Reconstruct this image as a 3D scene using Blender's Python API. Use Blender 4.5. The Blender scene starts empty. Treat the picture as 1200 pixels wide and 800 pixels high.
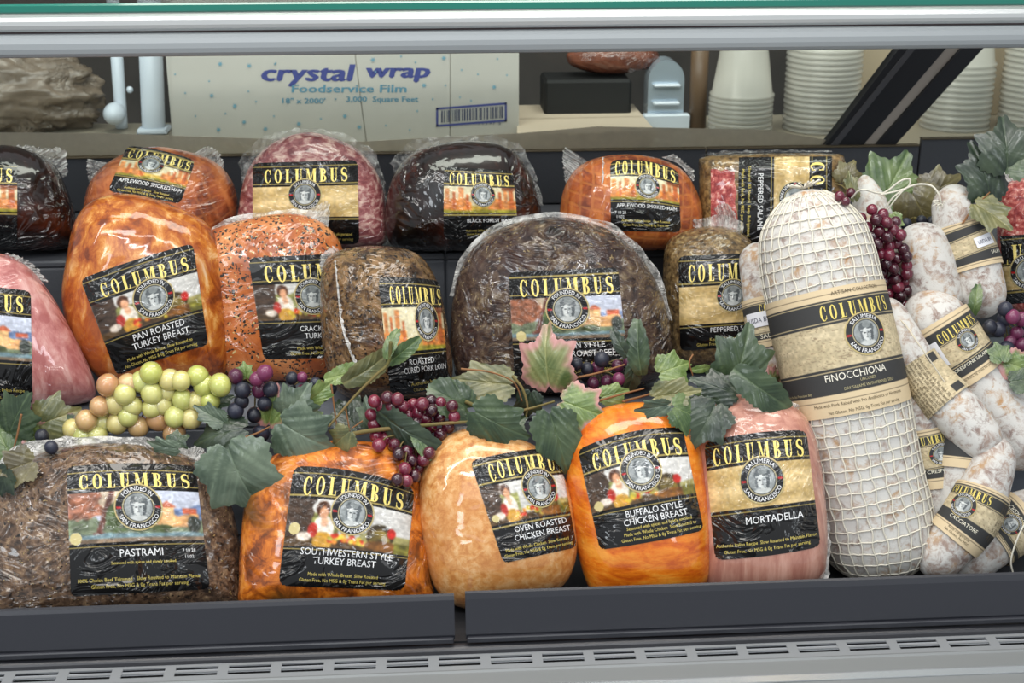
import bpy, math, random
import numpy as np
from mathutils import Vector
from mathutils.bvhtree import BVHTree
random.seed(7)
R = random.random
U = random.uniform
SC = bpy.context.scene
COL = SC.collection
PI = math.pi

# ------------------------------------------------------------------ camera
CAM = np.array((0.0, -1.21, 0.75))
PITCH, YAW, F = math.radians(20.0), math.radians(3.9), 1667.0
cam = bpy.data.cameras.new('camera')
cam.lens = 50.0
cam.sensor_width = 36.0
cam.dof.use_dof = True
cam.dof.focus_distance = 1.50
cam.dof.aperture_fstop = 8.5
camo = bpy.data.objects.new('camera', cam)
COL.objects.link(camo)
camo.location = CAM
camo.rotation_euler = (PI / 2 - PITCH, 0, -YAW)
SC.camera = camo
FW = np.array((math.sin(YAW) * math.cos(PITCH), math.cos(YAW) * math.cos(PITCH), -math.sin(PITCH)))
RT = np.array((math.cos(YAW), -math.sin(YAW), 0.0))
UP = np.cross(RT, FW)

# ------------------------------------------------------------------ world and lights
world = bpy.data.worlds.new('world')
SC.world = world
world.use_nodes = True
bg = world.node_tree.nodes['Background']
bg.inputs[0].default_value = (0.90, 0.95, 1.0, 1)
bg.inputs[1].default_value = 0.56

def area(name, loc, target, sx, sy, power, col=(1, 1, 1)):
    l = bpy.data.lights.new(name, 'AREA')
    l.shape = 'RECTANGLE'
    l.size, l.size_y, l.energy, l.color = sx, sy, power, col
    o = bpy.data.objects.new(name, l)
    COL.objects.link(o)
    o.location = loc
    o.rotation_euler = (Vector(target) - Vector(loc)).to_track_quat('-Z', 'Y').to_euler()
    return o
area('window_light', (-0.5, -2.4, 2.3), (0, 0.2, 0.1), 2.4, 1.0, 13, (0.95, 0.98, 1.0))
area('film_glint_panel', (-1.5, -2.1, 1.45), (-0.1, 0.2, 0.15), 0.38, 0.9, 10, (0.88, 0.95, 1.0))  # added unseen panel, gives the wrinkled film white glints from the left
area('film_glint_panel', (1.4, -2.3, 1.25), (0.1, 0.2, 0.15), 0.38, 0.9, 9, (0.88, 0.95, 1.0))  # its added counterpart for glints from the right
area('film_streak_strip', (-0.55, -1.30, 2.15), (0, 0.2, 0.1), 1.3, 0.10, 11, (0.97, 0.99, 1.0))  # added unseen strip, mirrored as white streaks in the film
area('film_streak_strip', (0.75, -1.75, 2.15), (0, 0.2, 0.1), 1.3, 0.10, 11, (0.97, 0.99, 1.0))  # second added streak strip, further right
area('film_streak_strip', (-1.7, -0.6, 1.9), (0, 0.2, 0.1), 0.10, 1.3, 8, (0.97, 0.99, 1.0))  # third added streak strip, turned along the left side
area('case_lamp', (0.0, -0.12, 0.98), (0, 0.30, 0.12), 1.7, 0.06, 4.6, (1.0, 0.96, 0.9))
area('rear_fill', (0.2, 0.35, 2.1), (0, 0.95, 0.3), 1.8, 0.5, 26, (1.0, 0.95, 0.87))  # added unseen fill that brightens the goods behind the rear glass
SC.view_settings.view_transform = 'Standard'
SC.view_settings.look = 'None'
SC.view_settings.exposure = -0.10
SC.view_settings.gamma = 1.0
SC.view_settings.use_curve_mapping = False

# ------------------------------------------------------------------ geometry helpers
def lin(c):
    c = np.asarray(c, float)
    return np.where(c <= 0.04045, c / 12.92, ((c + 0.055) / 1.055) ** 2.4)

def ray(px, py):
    px = np.asarray(px, float)[..., None]
    py = np.asarray(py, float)[..., None]
    return FW + RT * (px - 600) / F + UP * (400 - py) / F

def atY(px, py, Y):
    r = ray(px, py)
    return CAM + r * ((Y - CAM[1]) / r[..., 1])[..., None]

def atZ(px, py, z):
    r = ray(px, py)
    return CAM + r * ((z - CAM[2]) / r[..., 2])[..., None]

def hsh(ix, iy, s):
    h = np.sin(ix * 127.1 + iy * 311.7 + s * 74.7) * 43758.5453
    return h - np.floor(h)

def vn(x, y, s=0):
    ix, iy = np.floor(x), np.floor(y)
    fx, fy = x - ix, y - iy
    fx, fy = fx * fx * (3 - 2 * fx), fy * fy * (3 - 2 * fy)
    a, b = hsh(ix, iy, s), hsh(ix + 1, iy, s)
    c, d = hsh(ix, iy + 1, s), hsh(ix + 1, iy + 1, s)
    return (a + (b - a) * fx) * (1 - fy) + (c + (d - c) * fx) * fy

def fbm(x, y, s=0, o=3):
    t, a, n = 0, 1.0, 0
    for k in range(o):
        t = t + a * vn(x * 2 ** k, y * 2 ** k, s + 13 * k)
        n += a
        a *= 0.5
    return t / n

def resample(pts, n, closed=False):
    """Catmull-Rom through the points, resampled to n points at equal arc length"""
    p = np.asarray(pts, float)
    m = len(p)
    out = []
    segs = m if closed else m - 1
    for i in range(segs):
        if closed:
            a, b, c, d = p[(i - 1) % m], p[i], p[(i + 1) % m], p[(i + 2) % m]
        else:
            b, c = p[i], p[i + 1]
            a = p[i - 1] if i > 0 else 2 * b - c
            d = p[i + 2] if i + 2 < m else 2 * c - b
        for k in range(16):
            t = k / 16
            out.append(0.5 * ((2 * b) + (c - a) * t + (2 * a - 5 * b + 4 * c - d) * t * t + (3 * b - a - 3 * c + d) * t ** 3))
    out.append(p[0] if closed else p[-1])
    out = np.array(out)
    L = np.concatenate([[0], np.cumsum(np.linalg.norm(np.diff(out, axis=0), axis=1))])
    q = np.linspace(0, L[-1], n + 1)[:-1] if closed else np.linspace(0, L[-1], n)
    return np.stack([np.interp(q, L, out[:, k]) for k in range(p.shape[1])], 1)

def gridfaces(nu, nv, wrapu=False):
    i = np.arange(nv - 1)[:, None]
    j = np.arange(nu if wrapu else nu - 1)[None, :]
    j2 = (j + 1) % nu
    a = i * nu + j
    return np.stack([a, i * nu + j2, (i + 1) * nu + j2, (i + 1) * nu + j], -1).reshape(-1, 4)

ZERO = np.zeros(3)
def mesh_ob(name, V, Fs, mat, parent=None, org=None, cols=None, smooth=True):
    """one mesh object; V in world coordinates; org is the world position of its thing's base"""
    org = np.array(parent['o']) if (parent is not None and org is None) else (ZERO if org is None else np.asarray(org, float))
    V = np.asarray(V, float) - org
    me = bpy.data.meshes.new(name)
    if isinstance(Fs, np.ndarray):
        k = Fs.shape[1]
        me.vertices.add(len(V))
        me.vertices.foreach_set('co', V.ravel())
        me.loops.add(Fs.size)
        me.loops.foreach_set('vertex_index', Fs.ravel().astype(np.int32))
        me.polygons.add(len(Fs))
        me.polygons.foreach_set('loop_start', np.arange(0, Fs.size, k, dtype=np.int32))
        me.polygons.foreach_set('loop_total', np.full(len(Fs), k, dtype=np.int32))
        me.update(calc_edges=True)
    else:
        me.from_pydata(V.tolist(), [], Fs)
    if smooth:
        me.polygons.foreach_set('use_smooth', np.ones(len(me.polygons), dtype=bool))
    if cols is not None:
        ca = me.color_attributes.new('Col', 'FLOAT_COLOR', 'POINT')
        c4 = np.ones((len(V), 4))
        c4[:, :3] = lin(np.clip(cols, 0, 1))
        ca.data.foreach_set('color', c4.ravel())
    if mat:
        me.materials.append(mat)
    o = bpy.data.objects.new(name, me)
    COL.objects.link(o)
    if parent is not None:
        o.parent = parent
        o['o'] = [float(v) for v in np.array(parent['o'])]
    else:
        o.location = org
        o['o'] = [float(v) for v in org]
    return o

def tag(o, label=None, cat=None, group=None, kind=None):
    if label: o['label'] = label
    if cat: o['category'] = cat
    if group: o['group'] = group
    if kind: o['kind'] = kind
    return o

def thing(name, base, label, cat, group=None):
    o = bpy.data.objects.new(name, None)
    COL.objects.link(o)
    o.location = base
    o.empty_display_size = 0.02
    o['o'] = [float(v) for v in base]
    return tag(o, label, cat, group)

class MB:
    """collects vertices and faces of one mesh"""
    def __init__(s):
        s.v, s.f, s.c, s.n = [], [], [], 0
    def add(s, V, Fs, col=None):
        V = np.asarray(V, float)
        s.v.append(V)
        s.f += [[int(k) + s.n for k in f] for f in Fs]
        if col is not None:
            col = np.asarray(col, float)
            s.c.append(np.broadcast_to(col, (len(V), 3)))
        s.n += len(V)
        return s
    def box(s, x0, x1, y0, y1, z0, z1, bev=0.0, M=None):
        b = min(bev, (x1 - x0) / 2.1, (y1 - y0) / 2.1, (z1 - z0) / 2.1)
        xs, ys, zs = [(x0, x1), (y0, y1), (z0, z1)]
        if b <= 0:
            V = [(x, y, z) for x in xs for y in ys for z in zs]
            Q = [(0, 1, 3, 2), (4, 6, 7, 5), (0, 4, 5, 1), (2, 3, 7, 6), (0, 2, 6, 4), (1, 5, 7, 3)]
        else:
            V, Q, idx = [], [], {}
            for sx in (0, 1):
                for sy in (0, 1):
                    for sz in (0, 1):
                        X, Y, Z = xs[sx], ys[sy], zs[sz]
                        ix, iy, iz = X + (b if sx == 0 else -b), Y + (b if sy == 0 else -b), Z + (b if sz == 0 else -b)
                        for ax, p in ((0, (X, iy, iz)), (1, (ix, Y, iz)), (2, (ix, iy, Z))):
                            idx[(sx, sy, sz, ax)] = len(V)
                            V.append(p)
            g = lambda a, b_, c, ax: idx[(a, b_, c, ax)]
            for k in (0, 1):
                Q.append((g(k, 0, 0, 0), g(k, 1, 0, 0), g(k, 1, 1, 0), g(k, 0, 1, 0)))
                Q.append((g(0, k, 0, 1), g(1, k, 0, 1), g(1, k, 1, 1), g(0, k, 1, 1)))
                Q.append((g(0, 0, k, 2), g(1, 0, k, 2), g(1, 1, k, 2), g(0, 1, k, 2)))
            for a in (0, 1):
                for c in (0, 1):
                    Q.append((g(0, a, c, 1), g(1, a, c, 1), g(1, a, c, 2), g(0, a, c, 2)))
                    Q.append((g(a, 0, c, 0), g(a, 1, c, 0), g(a, 1, c, 2), g(a, 0, c, 2)))
                    Q.append((g(a, c, 0, 0), g(a, c, 1, 0), g(a, c, 1, 1), g(a, c, 0, 1)))
                    for e in (0, 1):
                        Q.append((g(a, c, e, 0), g(a, c, e, 1), g(a, c, e, 2)))
        V = np.array(V, float)
        if M is not None:
            V = V @ M[:3, :3].T + M[:3, 3]
        return s.add(V, Q)
    def tube(s, P, r, k=6, col=None):
        P = np.asarray(P, float)
        n = len(P)
        r = np.broadcast_to(np.asarray(r, float), (n,))
        T = np.gradient(P, axis=0)
        T /= np.linalg.norm(T, axis=1)[:, None] + 1e-9
        ref = np.array((0.13, -0.9, 0.41))
        A = np.cross(T, ref); A /= np.linalg.norm(A, axis=1)[:, None] + 1e-9
        B = np.cross(T, A)
        a = np.arange(k) * 2 * PI / k
        V = P[:, None, :] + r[:, None, None] * (A[:, None, :] * np.cos(a)[None, :, None] + B[:, None, :] * np.sin(a)[None, :, None])
        fs = gridfaces(k, n, True).tolist() + [list(range(k))[::-1], [(n - 1) * k + i for i in range(k)]]
        return s.add(V.reshape(-1, 3), fs, col)
    def sphere(s, c, r, nu=14, nv=9, sc=(1, 1, 1), col=None):
        th = np.linspace(0, PI, nv)[1:-1]
        ph = np.arange(nu) * 2 * PI / nu
        X = np.sin(th)[:, None] * np.cos(ph)[None, :]
        Y = np.sin(th)[:, None] * np.sin(ph)[None, :]
        Z = np.cos(th)[:, None] + 0 * ph[None, :]
        V = np.concatenate([np.stack([X, Y, Z], -1).reshape(-1, 3), [[0, 0, 1], [0, 0, -1]]]) * r * np.array(sc) + np.asarray(c)
        m = nv - 2
        fs = gridfaces(nu, m, True).tolist()
        for j in range(nu):
            fs.append([m * nu, (j + 1) % nu, j]); fs.append([m * nu + 1, (m - 1) * nu + j, (m - 1) * nu + (j + 1) % nu])
        return s.add(V, fs, col)
    def build(s, name, mat, parent=None, org=None, smooth=True):
        V = np.concatenate(s.v)
        return mesh_ob(name, V, s.f, mat, parent, org, np.concatenate(s.c) if s.c else None, smooth)

# ------------------------------------------------------------------ materials
def newmat(name):
    m = bpy.data.materials.new(name)
    m.use_nodes = True
    nt = m.node_tree
    return m, nt, nt.nodes['Principled BSDF']

def nd(nt, t, **kw):
    n = nt.nodes.new(t)
    for k, v in kw.items():
        if k in n.inputs.keys():
            n.inputs[k].default_value = v
        else:
            setattr(n, k, v)
    return n

def C4(c):
    return tuple(float(v) for v in lin(c)) + (1.0,)

def ramp(nt, stops):
    r = nt.nodes.new('ShaderNodeValToRGB')
    e = r.color_ramp.elements
    while len(e) > 1: e.remove(e[-1])
    e[0].position, e[0].color = stops[0][0], C4(stops[0][1])
    for p, c in stops[1:]:
        x = e.new(p); x.color = C4(c)
    return r

def mix(nt, a, b, fac, mode='MIX'):
    m = nt.nodes.new('ShaderNodeMix')
    m.data_type = 'RGBA'; m.blend_type = mode
    L = nt.links
    for sock, v in ((m.inputs['Factor'], fac), (m.inputs[6], a), (m.inputs[7], b)):
        if hasattr(v, 'is_linked') or hasattr(v, 'links'):
            L.new(v, sock)
        else:
            sock.default_value = v
    return m.outputs[2]

def wrinkle(nt, scale, strength, dist=0.011, warp=1.2, seed=0.0):
    """crinkled plastic film as a bump"""
    tc = nd(nt, 'ShaderNodeTexCoord')
    mp = nd(nt, 'ShaderNodeMapping'); mp.inputs['Location'].default_value = (seed, seed * .7, seed * .3)
    mp.inputs['Scale'].default_value = (1, 1, 1.5)
    nt.links.new(tc.outputs['Object'], mp.inputs[0])
    n1 = nd(nt, 'ShaderNodeTexNoise', Scale=scale, Detail=3.0, Roughness=0.55, Distortion=warp)
    n2 = nd(nt, 'ShaderNodeTexNoise', Scale=scale * .35, Detail=1.0)
    nt.links.new(mp.outputs[0], n1.inputs['Vector']); nt.links.new(mp.outputs[0], n2.inputs['Vector'])
    # ridges where the noise crosses one half, only in some areas
    s = nd(nt, 'ShaderNodeMath', operation='SUBTRACT'); s.inputs[1].default_value = .5
    nt.links.new(n1.outputs['Fac'], s.inputs[0])
    a = nd(nt, 'ShaderNodeMath', operation='ABSOLUTE'); nt.links.new(s.outputs[0], a.inputs[0])
    sm = nd(nt, 'ShaderNodeMapRange'); sm.inputs['From Min'].default_value = 0; sm.inputs['From Max'].default_value = .09
    sm.inputs['To Min'].default_value = 1; sm.inputs['To Max'].default_value = 0; sm.interpolation_type = 'SMOOTHSTEP'
    nt.links.new(a.outputs[0], sm.inputs['Value'])
    rg = nd(nt, 'ShaderNodeMapRange'); rg.inputs['From Min'].default_value = .42; rg.inputs['From Max'].default_value = .62
    nt.links.new(n2.outputs['Fac'], rg.inputs['Value'])
    mu = nd(nt, 'ShaderNodeMath', operation='MULTIPLY'); nt.links.new(sm.outputs[0], mu.inputs[0]); nt.links.new(rg.outputs[0], mu.inputs[1])
    ad = nd(nt, 'ShaderNodeMath', operation='MULTIPLY_ADD'); ad.inputs[1].default_value = .9
    nt.links.new(n1.outputs['Fac'], ad.inputs[0]); nt.links.new(mu.outputs[0], ad.inputs[2])
    b = nd(nt, 'ShaderNodeBump', Strength=strength, Distance=dist)
    nt.links.new(ad.outputs[0], b.inputs['Height'])
    return b.outputs[0]

def meat(name, stops, scale=30, detail=6, warp=.6, speck=None, speck2=None, net=None, bump=.3, bdist=.002,
         coat=1.0, wr=(28, .55), rough=.45, streak=(1, 1, 1), seed=0., big=None, crough=.08):
    m, nt, p = newmat(name)
    L = nt.links
    tc = nd(nt, 'ShaderNodeTexCoord')
    mp = nd(nt, 'ShaderNodeMapping'); mp.inputs['Scale'].default_value = streak; mp.inputs['Location'].default_value = (seed,) * 3
    L.new(tc.outputs['Object'], mp.inputs[0])
    n = nd(nt, 'ShaderNodeTexNoise', Scale=scale, Detail=detail, Roughness=.65, Distortion=warp)
    L.new(mp.outputs[0], n.inputs['Vector'])
    stops = [(.5 + (q - .5) * .62, c_) for q, c_ in stops]
    r = ramp(nt, stops); L.new(n.outputs['Fac'], r.inputs[0])
    col = r.outputs[0]
    if speck:
        ndv = nd(nt, 'ShaderNodeTexNoise', Scale=160., Detail=3.); L.new(tc.outputs['Object'], ndv.inputs['Vector'])
        vs = nd(nt, 'ShaderNodeVectorMath', operation='SCALE'); vs.inputs['Scale'].default_value = .012; L.new(ndv.outputs['Color'], vs.inputs[0])
        va = nd(nt, 'ShaderNodeVectorMath', operation='ADD'); L.new(tc.outputs['Object'], va.inputs[0]); L.new(vs.outputs[0], va.inputs[1])
    if big:
        nb = nd(nt, 'ShaderNodeTexNoise', Scale=big[0], Detail=2., Distortion=.5); L.new(mp.outputs[0], nb.inputs['Vector'])
        rb = nd(nt, 'ShaderNodeMapRange'); rb.inputs['From Min'].default_value = big[2]; rb.inputs['From Max'].default_value = big[3]
        L.new(nb.outputs['Fac'], rb.inputs['Value'])
        col = mix(nt, col, C4(big[1]), rb.outputs[0])
    h = n.outputs['Fac']
    for k, sp in enumerate((speck, speck2)):
        if not sp: continue
        c, sc, thr, amt = sp
        v = nd(nt, 'ShaderNodeTexVoronoi', Scale=sc); L.new(va.outputs[0], v.inputs['Vector'])
        v.inputs['Randomness'].default_value = 1.0
        lt = nd(nt, 'ShaderNodeMapRange'); lt.inputs['From Min'].default_value = thr; lt.inputs['From Max'].default_value = thr * .75
        L.new(v.outputs['Distance'], lt.inputs['Value'])
        sepc = nd(nt, 'ShaderNodeSeparateColor'); L.new(v.outputs['Color'], sepc.inputs[0])
        g = nd(nt, 'ShaderNodeMath', operation='LESS_THAN'); g.inputs[1].default_value = amt; L.new(sepc.outputs[0], g.inputs[0])
        mm = nd(nt, 'ShaderNodeMath', operation='MULTIPLY'); L.new(lt.outputs[0], mm.inputs[0]); L.new(g.outputs[0], mm.inputs[1])
        col = mix(nt, col, C4(c), mm.outputs[0])
        ad = nd(nt, 'ShaderNodeMath', operation='ADD'); L.new(h, ad.inputs[0]); L.new(mm.outputs[0], ad.inputs[1]); h = ad.outputs[0]
    if net:
        cn, sc, amt, rot = net
        mp2 = nd(nt, 'ShaderNodeMapping'); mp2.inputs['Rotation'].default_value = rot; L.new(tc.outputs['Object'], mp2.inputs[0])
        tot = None
        for d in ('X', 'Z'):
            w = nd(nt, 'ShaderNodeTexWave', Scale=sc, Distortion=1.2); w.bands_direction = d
            w.inputs['Detail Scale'].default_value = 1.5
            L.new(mp2.outputs[0], w.inputs['Vector'])
            q = nd(nt, 'ShaderNodeMapRange'); q.inputs['From Min'].default_value = .80; q.inputs['From Max'].default_value = .98
            L.new(w.outputs['Fac'], q.inputs['Value'])
            if tot is None: tot = q.outputs[0]
            else:
                mx = nd(nt, 'ShaderNodeMath', operation='MAXIMUM'); L.new(tot, mx.inputs[0]); L.new(q.outputs[0], mx.inputs[1]); tot = mx.outputs[0]
        sc_ = nd(nt, 'ShaderNodeMath', operation='MULTIPLY'); sc_.inputs[1].default_value = amt; L.new(tot, sc_.inputs[0])
        col = mix(nt, col, C4(cn), sc_.outputs[0])
        sb = nd(nt, 'ShaderNodeMath', operation='SUBTRACT'); L.new(h, sb.inputs[0]); L.new(sc_.outputs[0], sb.inputs[1]); h = sb.outputs[0]
    L.new(col, p.inputs['Base Color'])
    b = nd(nt, 'ShaderNodeBump', Strength=bump, Distance=bdist); L.new(h, b.inputs['Height'])
    L.new(b.outputs[0], p.inputs['Normal'])
    p.inputs['Roughness'].default_value = rough
    p.inputs['Specular IOR Level'].default_value = .25
    p.inputs['Coat Weight'].default_value = coat
    p.inputs['Coat Roughness'].default_value = crough
    p.inputs['Coat IOR'].default_value = 1.55
    if coat > 0:
        L.new(wrinkle(nt, wr[0], wr[1], seed=seed), p.inputs['Coat Normal'])
    return m

def plain(name, c, rough=.5, metal=0., bump=None, coat=0., var=None):
    m, nt, p = newmat(name)
    p.inputs['Base Color'].default_value = C4(c)
    p.inputs['Roughness'].default_value = rough
    p.inputs['Metallic'].default_value = metal
    p.inputs['Coat Weight'].default_value = coat
    tc = nd(nt, 'ShaderNodeTexCoord')
    if var:
        n = nd(nt, 'ShaderNodeTexNoise', Scale=var[0], Detail=4.); nt.links.new(tc.outputs['Object'], n.inputs['Vector'])
        r = ramp(nt, [(.3, c), (.7, var[1])]); nt.links.new(n.outputs['Fac'], r.inputs[0]); nt.links.new(r.outputs[0], p.inputs['Base Color'])
    if bump:
        n = nd(nt, 'ShaderNodeTexNoise', Scale=bump[0], Detail=3.); nt.links.new(tc.outputs['Object'], n.inputs['Vector'])
        b = nd(nt, 'ShaderNodeBump', Strength=bump[1], Distance=bump[2]); nt.links.new(n.outputs['Fac'], b.inputs['Height'])
        nt.links.new(b.outputs[0], p.inputs['Normal'])
    return m

def vcol(name, rough=.4, coat=0., wr=None, metal=0., seed=0., sub=0., spec=.5, bump=None):
    m, nt, p = newmat(name)
    a = nd(nt, 'ShaderNodeVertexColor', layer_name='Col')
    nt.links.new(a.outputs[0], p.inputs['Base Color'])
    p.inputs['Roughness'].default_value = rough
    p.inputs['Coat Weight'].default_value = coat
    p.inputs['Coat Roughness'].default_value = .07
    p.inputs['Coat IOR'].default_value = 1.5
    p.inputs['Metallic'].default_value = metal
    p.inputs['Specular IOR Level'].default_value = spec
    if sub:
        p.inputs['Subsurface Weight'].default_value = sub
        p.inputs['Subsurface Radius'].default_value = (.01, .008, .005)
        p.inputs['Subsurface Scale'].default_value = 1.
    if wr:
        w = wrinkle(nt, wr[0], wr[1], seed=seed)
        nt.links.new(w, p.inputs['Coat Normal'])
    if bump:
        tc = nd(nt, 'ShaderNodeTexCoord')
        n = nd(nt, 'ShaderNodeTexNoise', Scale=bump[0], Detail=3.); nt.links.new(tc.outputs['Object'], n.inputs['Vector'])
        b = nd(nt, 'ShaderNodeBump', Strength=bump[1], Distance=bump[2]); nt.links.new(n.outputs['Fac'], b.inputs['Height'])
        nt.links.new(b.outputs[0], p.inputs['Normal'])
    return m

def clearfilm(name, fac, col=(.93, .92, .9), rough=.2, scale=60, var=.5):
    m, nt, p = newmat(name)
    L = nt.links
    p.inputs['Base Color'].default_value = C4(col)
    p.inputs['Roughness'].default_value = rough
    p.inputs['Specular IOR Level'].default_value = .8
    L.new(wrinkle(nt, scale, .9, .003), p.inputs['Normal'])
    t = nd(nt, 'ShaderNodeBsdfTransparent')
    tc = nd(nt, 'ShaderNodeTexCoord')
    n = nd(nt, 'ShaderNodeTexNoise', Scale=scale * 1.5, Detail=4., Distortion=1.); L.new(tc.outputs['Object'], n.inputs['Vector'])
    mr = nd(nt, 'ShaderNodeMapRange'); mr.inputs['From Min'].default_value = .35; mr.inputs['From Max'].default_value = .65
    mr.inputs['To Min'].default_value = fac * (1 - var); mr.inputs['To Max'].default_value = min(1, fac * (1 + var))
    L.new(n.outputs['Fac'], mr.inputs['Value'])
    s = nd(nt, 'ShaderNodeMixShader'); L.new(mr.outputs[0], s.inputs[0]); L.new(t.outputs[0], s.inputs[1]); L.new(p.outputs[0], s.inputs[2])
    L.new(s.outputs[0], nt.nodes['Material Output'].inputs[0])
    return m

LABELMAT = [vcol('label_film_%d' % k, rough=.55, coat=1., wr=(15 + 3 * k, .8), seed=k * 3.1, spec=.15) for k in range(4)]
LABELHEAVY = [vcol('label_crumpled_%d' % k, rough=.5, coat=1., wr=(15 + 3 * k, 1.0), seed=k * 5.3 + 2, spec=.15) for k in range(3)]
PAPER = vcol('paper_label', rough=.75, coat=0., bump=(300, .15, .001))
PAPERW = plain('sticker_paper', (.88, .88, .9), .6)
FILM = clearfilm('clear_film', .42)
FILMW = clearfilm('frosted_film', .78, (.82, .81, .79), var=.25, scale=90)
FILMT = clearfilm('thin_film', .2, var=.7)
CORD = plain('cotton_cord', (.86, .84, .78), .85, bump=(900, .4, .001))

# ------------------------------------------------------------------ printing: letters
def arc(cx, cy, rx, ry, ix, iy, a0, a1, n=18, dx=0.):
    """ring segment between an outer ellipse and an inner one shifted by dx"""
    a = np.radians(np.linspace(a0, a1, n))
    o = np.stack([cx + rx * np.cos(a), cy + ry * np.sin(a)], 1)
    i = np.stack([cx + dx + ix * np.cos(a), cy + iy * np.sin(a)], 1)
    V = np.concatenate([o, i])
    return V, [[k, k + 1, n + k + 1, n + k] for k in range(n - 1)]

def bar(x0, y0, x1, y1, x2=None, x3=None, n=4):
    """a four-sided stroke from y0 (x0..x1) to y1 (x2..x3), cut in n"""
    if x2 is None: x2, x3 = x0, x1
    t = np.linspace(0, 1, n + 1)
    V = np.concatenate([np.stack([x0 + (x2 - x0) * t, y0 + (y1 - y0) * t], 1), np.stack([x1 + (x3 - x1) * t, y0 + (y1 - y0) * t], 1)])
    return V, [[k, n + 1 + k, n + 2 + k, k + 1] for k in range(n)]

def glyphs():
    G = {}
    tk, th = .20, .05
    s = .045
    G['C'] = (.56, [arc(.29, .5, .27, .52, .14, .46, 40, 320, 26, .03), bar(.47, .62, .53, .98, .47, .53), bar(.49, .1, .53, .36, .49, .53)])
    G['O'] = (.60, [arc(.30, .5, .29, .52, .13, .46, 0, 360, 32)])
    G['L'] = (.52, [bar(.08, 0, .08 + tk, 1), bar(0, 0, .5, s), bar(0, 1 - s, .33, 1), bar(.43, 0, .5, .27, .47, .5)])
    u = arc(.30, .27, .23, .29, .09, .23, 180, 360, 16, .03)
    G['U'] = (.62, [bar(.07, .27, .07 + tk, 1), bar(.48, .27, .53, 1), u, bar(0, 1 - s, .32, 1), bar(.40, 1 - s, .61, 1)])
    G['M'] = (.84, [bar(.09, 0, .13, 1), bar(.60, 0, .60 + tk, 1), bar(.34, 0, .06, 1, None, None) if 0 else bar(.34, 0, .42, 1, .06, .24),
                    bar(.36, 0, .40, 1, .60, .66), bar(0, 0, .22, s), bar(.52, 0, .85, s), bar(0, 1 - s, .2, 1), bar(.62, 1 - s, .85, 1)])
    G['B'] = (.58, [bar(.08, 0, .08 + tk, 1), bar(0, 0, .3, s), bar(0, 1 - s, .3, 1), arc(.26, .75, .25, .25, .11, .20, -90, 90, 14),
                    arc(.26, .26, .29, .26, .13, .21, -90, 90, 14), bar(.2, .49, .3, .53)])
    t = np.linspace(0, 1, 24)
    cx = .26 + .19 * np.sin(2 * PI * (t * .92 + .13)) * -1
    P = np.stack([.26 + .17 * np.cos(PI * (.15 + t * 1.7)) * np.where(t < .5, 1, 1), 1 - t], 1)
    a = np.concatenate([np.linspace(30, 250, 13), np.linspace(70, -150, 13)])
    X = np.concatenate([.26 + .18 * np.cos(np.radians(a[:13])), .26 + .19 * np.cos(np.radians(a[13:]))])
    Y = np.concatenate([.755 + .225 * np.sin(np.radians(a[:13])), .265 + .245 * np.sin(np.radians(a[13:]))])
    w = np.interp(np.linspace(0, 1, 26), [0, .2, .5, .8, 1], [.02, .05, .10, .05, .02])
    D = np.gradient(np.stack([X, Y], 1), axis=0); D /= np.linalg.norm(D, axis=1)[:, None] + 1e-9
    Nn = np.stack([-D[:, 1], D[:, 0]], 1)
    Pm = np.stack([X, Y], 1)
    V = np.concatenate([Pm + Nn * w[:, None], Pm - Nn * w[:, None]])
    G['S'] = (.52, [(V, [[k, k + 1, 27 + k, 26 + k] for k in range(25)]), bar(.42, .66, .46, .98), bar(.05, .02, .09, .34)])
    return G
GL = glyphs()

def wordmark():
    """the eight serif capitals, unit height, returns 2D verts, faces, width"""
    V, Fs, n, x = [], [], 0, 0
    for ch in 'COLUMBUS':
        w, parts = GL[ch]
        for v, f in parts:
            v = np.array(v); v[:, 0] += x
            V.append(v); Fs += [[k + n for k in q] for q in f]; n += len(v)
        x += w + .27
    return np.concatenate(V), Fs, x - .27
WM = wordmark()

TC = {}
def text2d(s):
    """built-in font, height of capitals about 1, left aligned; returns verts, faces, width"""
    if s in TC: return TC[s]
    c = bpy.data.curves.new('t', 'FONT'); c.body = s; c.resolution_u = 2; c.size = 1.37
    o = bpy.data.objects.new('t', c)
    me = bpy.data.meshes.new_from_object(o)
    V = np.array([v.co[:2] for v in me.vertices]) if len(me.vertices) else np.zeros((0, 2))
    Fs = [list(p.vertices) for p in me.polygons]
    bpy.data.objects.remove(o); bpy.data.meshes.remove(me); bpy.data.curves.remove(c)
    x0 = V[:, 0].min() if len(V) else 0
    V[:, 0] -= x0
    TC[s] = (V, Fs, V[:, 0].max())
    return TC[s]

# ------------------------------------------------------------------ printing: pictures
def ell(u, v, cx, cy, rx, ry):
    return ((u - cx) / rx) ** 2 + ((v - cy) / ry) ** 2 < 1

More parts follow.
